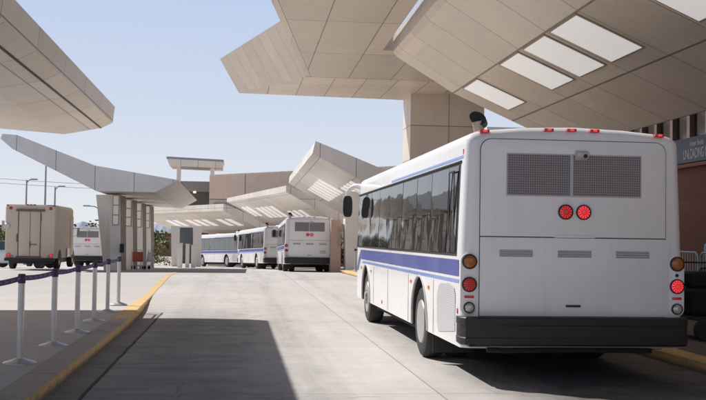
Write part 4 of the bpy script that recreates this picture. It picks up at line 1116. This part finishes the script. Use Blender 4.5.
def skin_mesh(name, joints, edges, mat, parent, sub=2):
    me = bpy.data.meshes.new(name); me.from_pydata([j[0] for j in joints], edges, [])
    o = bpy.data.objects.new(name, me); C.objects.link(o)
    sk = o.modifiers.new('s', 'SKIN'); sk.use_smooth_shade = True
    for k, j in enumerate(joints):
        r = j[1]; me.skin_vertices[0].data[k].radius = (r, r) if not isinstance(r, tuple) else r
    me.skin_vertices[0].data[0].use_root = True
    su = o.modifiers.new('u', 'SUBSURF'); su.levels = sub; su.render_levels = sub
    dg = bpy.context.evaluated_depsgraph_get(); dg.update()
    nm = bpy.data.meshes.new_from_object(o.evaluated_get(dg)); bpy.data.objects.remove(o)
    nm.materials.clear(); nm.materials.append(mat)
    for p in nm.polygons: p.use_smooth = True; p.material_index = 0
    ob = bpy.data.objects.new(name, nm); C.objects.link(ob); ob.parent = parent; return ob
def person(label, loc, rz):
    T = thing('person', label, 'person', loc, rz)
    J = [((0, 0, .95), .13), ((0, 0, 1.15), .125), ((0, .0, 1.36), .13), ((0, 0, 1.46), .07), ((0, .01, 1.54), .055), ((0, .02, 1.62), .085), ((0, .02, 1.72), .075)]
    E_ = [(0, 1), (1, 2), (2, 3), (3, 4), (4, 5), (5, 6)]
    def ch(start, pts):
        p = start
        for q in pts: J.append(q); E_.append((p, len(J) - 1)); p = len(J) - 1
        return p
    for s in (-1, 1):
        ch(0, [((s * .10, 0, .88), .095), ((s * .11, .02, .50), .062), ((s * .11, -.01, .10), .042), ((s * .115, .09, .04), .038), ((s * .12, .17, .03), .03)])
        e = ch(2, [((s * .18, 0, 1.40), .062), ((s * .24, -.02, 1.14), .045), ((s * .25, .06, .92), .032), ((s * .25, .10, .84), .032)])
        for f in range(4): ch(e, [((s * (.238 + .006 * f), .085 + .018 * f, .78), .010), ((s * (.232 + .006 * f), .088 + .018 * f, .735 - .006 * abs(f - 1)), .008)])
        ch(e, [((s * .228, .135, .81), .011), ((s * .222, .15, .775), .009)])
    body = skin_mesh('body', J, E_, SKIN, T)
    sj = [((0, 0, .93), .145), ((0, 0, 1.15), .14), ((0, 0, 1.37), .142), ((0, 0, 1.455), .078)]; se = [(0, 1), (1, 2), (2, 3)]
    for s in (-1, 1):
        a = len(sj); sj += [((s * .18, 0, 1.405), .074), ((s * .225, -.015, 1.20), .062)]; se += [(2, a), (a, a + 1)]
    skin_mesh('shirt', sj, se, SHIRT, T)
    tj = [((0, 0, .97), .142)]; te = []
    for s in (-1, 1):
        a = len(tj); tj += [((s * .10, 0, .87), .108), ((s * .11, .02, .50), .076), ((s * .11, -.01, .09), .060)]; te += [(0, a), (a, a + 1), (a + 1, a + 2)]
    skin_mesh('trousers', tj, te, JEANS, T)
    skin_mesh('hair', [((0, -.015, 1.66), .088), ((0, -.005, 1.74), .078)], [(0, 1)], HAIR, T)
    m = MB(); m.lathe([(.002, .03), (.012, .01), (.014, 0)], 10, 'y', (0, .10, 1.635)); m.build('nose', SKIN, T)
    for s in (-1, 1):
        m = MB(); m.lathe([(.002, .012), (.010, .004), (.011, 0)], 10, 'y', (s * .032, .095, 1.66)); m.build('eye', BLACK, T)
    m = MB(); m.box(-.026, .026, .085, .102, 1.588, 1.596); m.build('mouth', REDP, T, smooth=0)
    return T
person('person in a light blue shirt standing by the barricades at the right edge', (9.36, 19.62, .144), R(100))

T = thing('luggage_trolley', 'black luggage trolley with a large wheel at right, behind the nearest bus corner', 'trolley', (7.35, 15.0, .144))
m = MB(); m.box(-.52, .6, -.1, 1.0, .30, .36); m.build('deck', BLACK, T, bev=.01)
m = MB(); m.tube([(.55, .9, .3), (.6, 1.05, 1.15), (-.4, 1.05, 1.15), (-.45, .9, .3)], .018, 8); m.build('handle', BLACK, T)
for x, y in ((-.40, -.16), (.5, -.16), (-.40, .85), (.5, .85)):
    m = MB(); m.lathe([(.04, -.05), (.15, -.055), (.165, -.03), (.165, .03), (.15, .055), (.04, .05)], 22, 'y'); m.build('wheel', RUBBER, T, loc=(x, y, .165))
def bag(label, loc, sx_, sy_, sz):
    m = MB(); N = 10; rs = []
    for k in range(N + 1):
        t = k / N; z = sz * t; q = (1 - abs(2 * t - 1) ** 10) ** .25 if 0 < t < 1 else .80
        rs.append([Vector((sx_ / 2 * q * math.copysign(abs(math.cos(a)) ** .28, math.cos(a)), sy_ / 2 * q * math.copysign(abs(math.sin(a)) ** .28, math.sin(a)), z)) for a in (2 * math.pi * i / 20 for i in range(20))])
    T = thing('suitcase', label, 'suitcase', loc, R(4))
    m.rings(rs); m.build('shell', BAG, T, smooth=60)
    m = MB(); m.tube([(-.12, 0, sz - .01), (-.1, 0, sz + .05), (.1, 0, sz + .05), (.12, 0, sz - .01)], .012, 8); m.build('handle', BLACK, T)
bag('large black suitcase standing on the front of the luggage trolley', (7.10, 15.25, .505), .58, .42, .42)
bag('black duffel bag lying on top of the black suitcases', (7.20, 15.3, .93), .75, .40, .24)
bag('second black suitcase at the right end of the luggage trolley', (7.70, 15.3, .505), .5, .42, .5)

# ------------------------------------------------------------------ street lamps, wires, vegetation, far buildings
def street_lamp(label, x, y, top, arm, head=True):
    g = gz(y)
    T = thing('street_lamp', label, 'street lamp', (x, y, g))
    h = top - g
    m = MB(); m.tube([(0, 0, 0), (0, 0, h * .5), (0, 0, h)], [.10, .085, .06], 10); m.build('pole', DARKSTEEL, T)
    if arm:
        m = MB(); m.tube([(0, 0, h - .25), (arm * .4, 0, h + .02), (arm, 0, h + .05)], [.05, .045, .04], 8); m.build('arm', DARKSTEEL, T)
        m = MB(); m.box(arm - .28, arm + .28, -.14, .14, h, h + .12); m.build('lamp_head', DARKSTEEL, T, bev=.03)
    return T
street_lamp('taller street lamp at left with arm pointing right, above the tan van doors', -17.6, 90, 6.1, .60)
street_lamp('tall plain grey pole rising behind the tan van and the bent canopy', -16.05, 90, 8.2, 0)
street_lamp('shorter street lamp with arm pointing right, above the front of the tan van', -15.25, 90, 5.55, .55)
street_lamp('low street lamp with its arm reaching left over the far white bus', -11.75, 92, 4.0, -1.15)
for k, z in enumerate((5.1, 5.9)):
    m = MB(); m.tube([(-60 + 90 * t, 200 , z + 5 + 2.0 * (2 * t - 1) ** 2) for t in [i / 12 for i in range(13)]], .035, 5)
    tag(m.build('power_cable', DARKSTEEL), ['lower thin power cable crossing the pale sky at left', 'upper thin power cable crossing the pale sky at left'][k], 'cable')

def plant(name, label, cat, loc, w, h, trunk, mat, n=500, leaf=.12, seed=1, group=None):
    rd = random.Random(seed); T = thing(name, label, cat, loc, 0, group)
    cl = [(rd.uniform(-.5, .5) * w, rd.uniform(-.35, .35) * w, trunk + h * rd.uniform(.15, .85), rd.uniform(.18, .34)) for _ in range(9)]
    m = MB()
    for _ in range(n):
        cx, cy, cz, cr = rd.choice(cl); d_ = Vector((rd.gauss(0, 1), rd.gauss(0, 1), rd.gauss(0, 1))).normalized()
        r = rd.random() ** .45
        p = Vector((cx, cy, cz)) + Vector((d_.x * w * cr, d_.y * w * cr, d_.z * h * cr)) * r
        a = Vector((rd.gauss(0, 1), rd.gauss(0, 1), rd.gauss(0, .7))).normalized() * leaf * rd.uniform(.6, 1.3); b = a.orthogonal().normalized() * leaf * .5
        m.quad(p - a, p + b, p + a, p - b)
    m.build('crown', mat, T, smooth=0)
    m = MB()
    m.tube([(0, 0, -.05), (.03 * w, 0, trunk * .6 + .05), (0, .02 * w, trunk + h * .4)], [.05 * w, .04 * w, .02 * w], 7)
    for k in range(4):
        c_ = cl[k]; m.tube([(.0, .0, trunk * .7 + .05), (c_[0] * .5, c_[1] * .5, (trunk + c_[2]) / 2), c_[:3]], [.025 * w, .018 * w, .008 * w], 6)
    m.build('trunk', BARK, T)
    return T
plant('tree', 'dark green tree line end showing above the far white bus', 'tree', (-18.5, 150, -1.7), 7., 4.0, 1.5, LEAF, 900, .3, 2)
plant('tree', 'yellow-green tree at the far left edge beside the tan van', 'tree', (-20.6, 92, gz(92)), 3.4, 3.0, .3, LEAFY, 800, .2, 5)
plant('shrub', 'green shrub between the brick column and the grey pier', 'shrub', (6.55, 62, gz(62)), 1.5, 2.2, .3, LEAFY, 600, .14, 8)
plant('shrub', 'dry yellow-green shrub beyond the piers, left of the pale far pier', 'shrub', (-8.1, 104, gz(104)), 2.0, 2.6, .2, LEAFY, 600, .18, 11)
plant('shrub', 'low dry shrub beyond the piers in front of the red car', 'shrub', (-7.6, 96, gz(96)), 2.6, .9, .0, LEAFY, 500, .14, 13)
plant('tree', 'green tree beyond the piers, under the edge of the lowest canopy', 'tree', (-13.5, 150, -1.7), 6., 3.2, 1.2, LEAF, 800, .3, 17)
def low_building(label, x0, x1, y, h, mat, roof):
    T = thing('building', label, 'building', ((x0 + x1) / 2, y, -1.75)); hw = (x1 - x0) / 2
    m = MB(); m.box(-hw, hw, 0, 10, 0, h); m.build('wall', mat, T, smooth=0)
    m = MB(); m.box(-hw - .2, hw + .2, -.2, 10.2, h, h + .5); m.build('roof', roof, T, smooth=0)
    m = MB()
    k = -hw + 1
    while k < hw - 1.2: m.box(k, k + 1.1, -.05, -.01, h * .35, h * .75); k += 2.3
    m.build('windows', GLASS, T, smooth=0)
low_building('low red-brown building at the far left horizon', -62, -37, 190, 4.3, BRICK, BROWNR)
low_building('low reddish building seen beyond the piers', -22, -9, 170, 3.2, simple('adobe_wall', (.42, .24, .17), .85), BROWNR)
low_building('long pale low building on the horizon behind the far white bus', -36.5, -23, 230, 4.2, simple('pale_wall', (.45, .42, .38), .85), simple('pale_roof', (.4, .4, .4), .8))
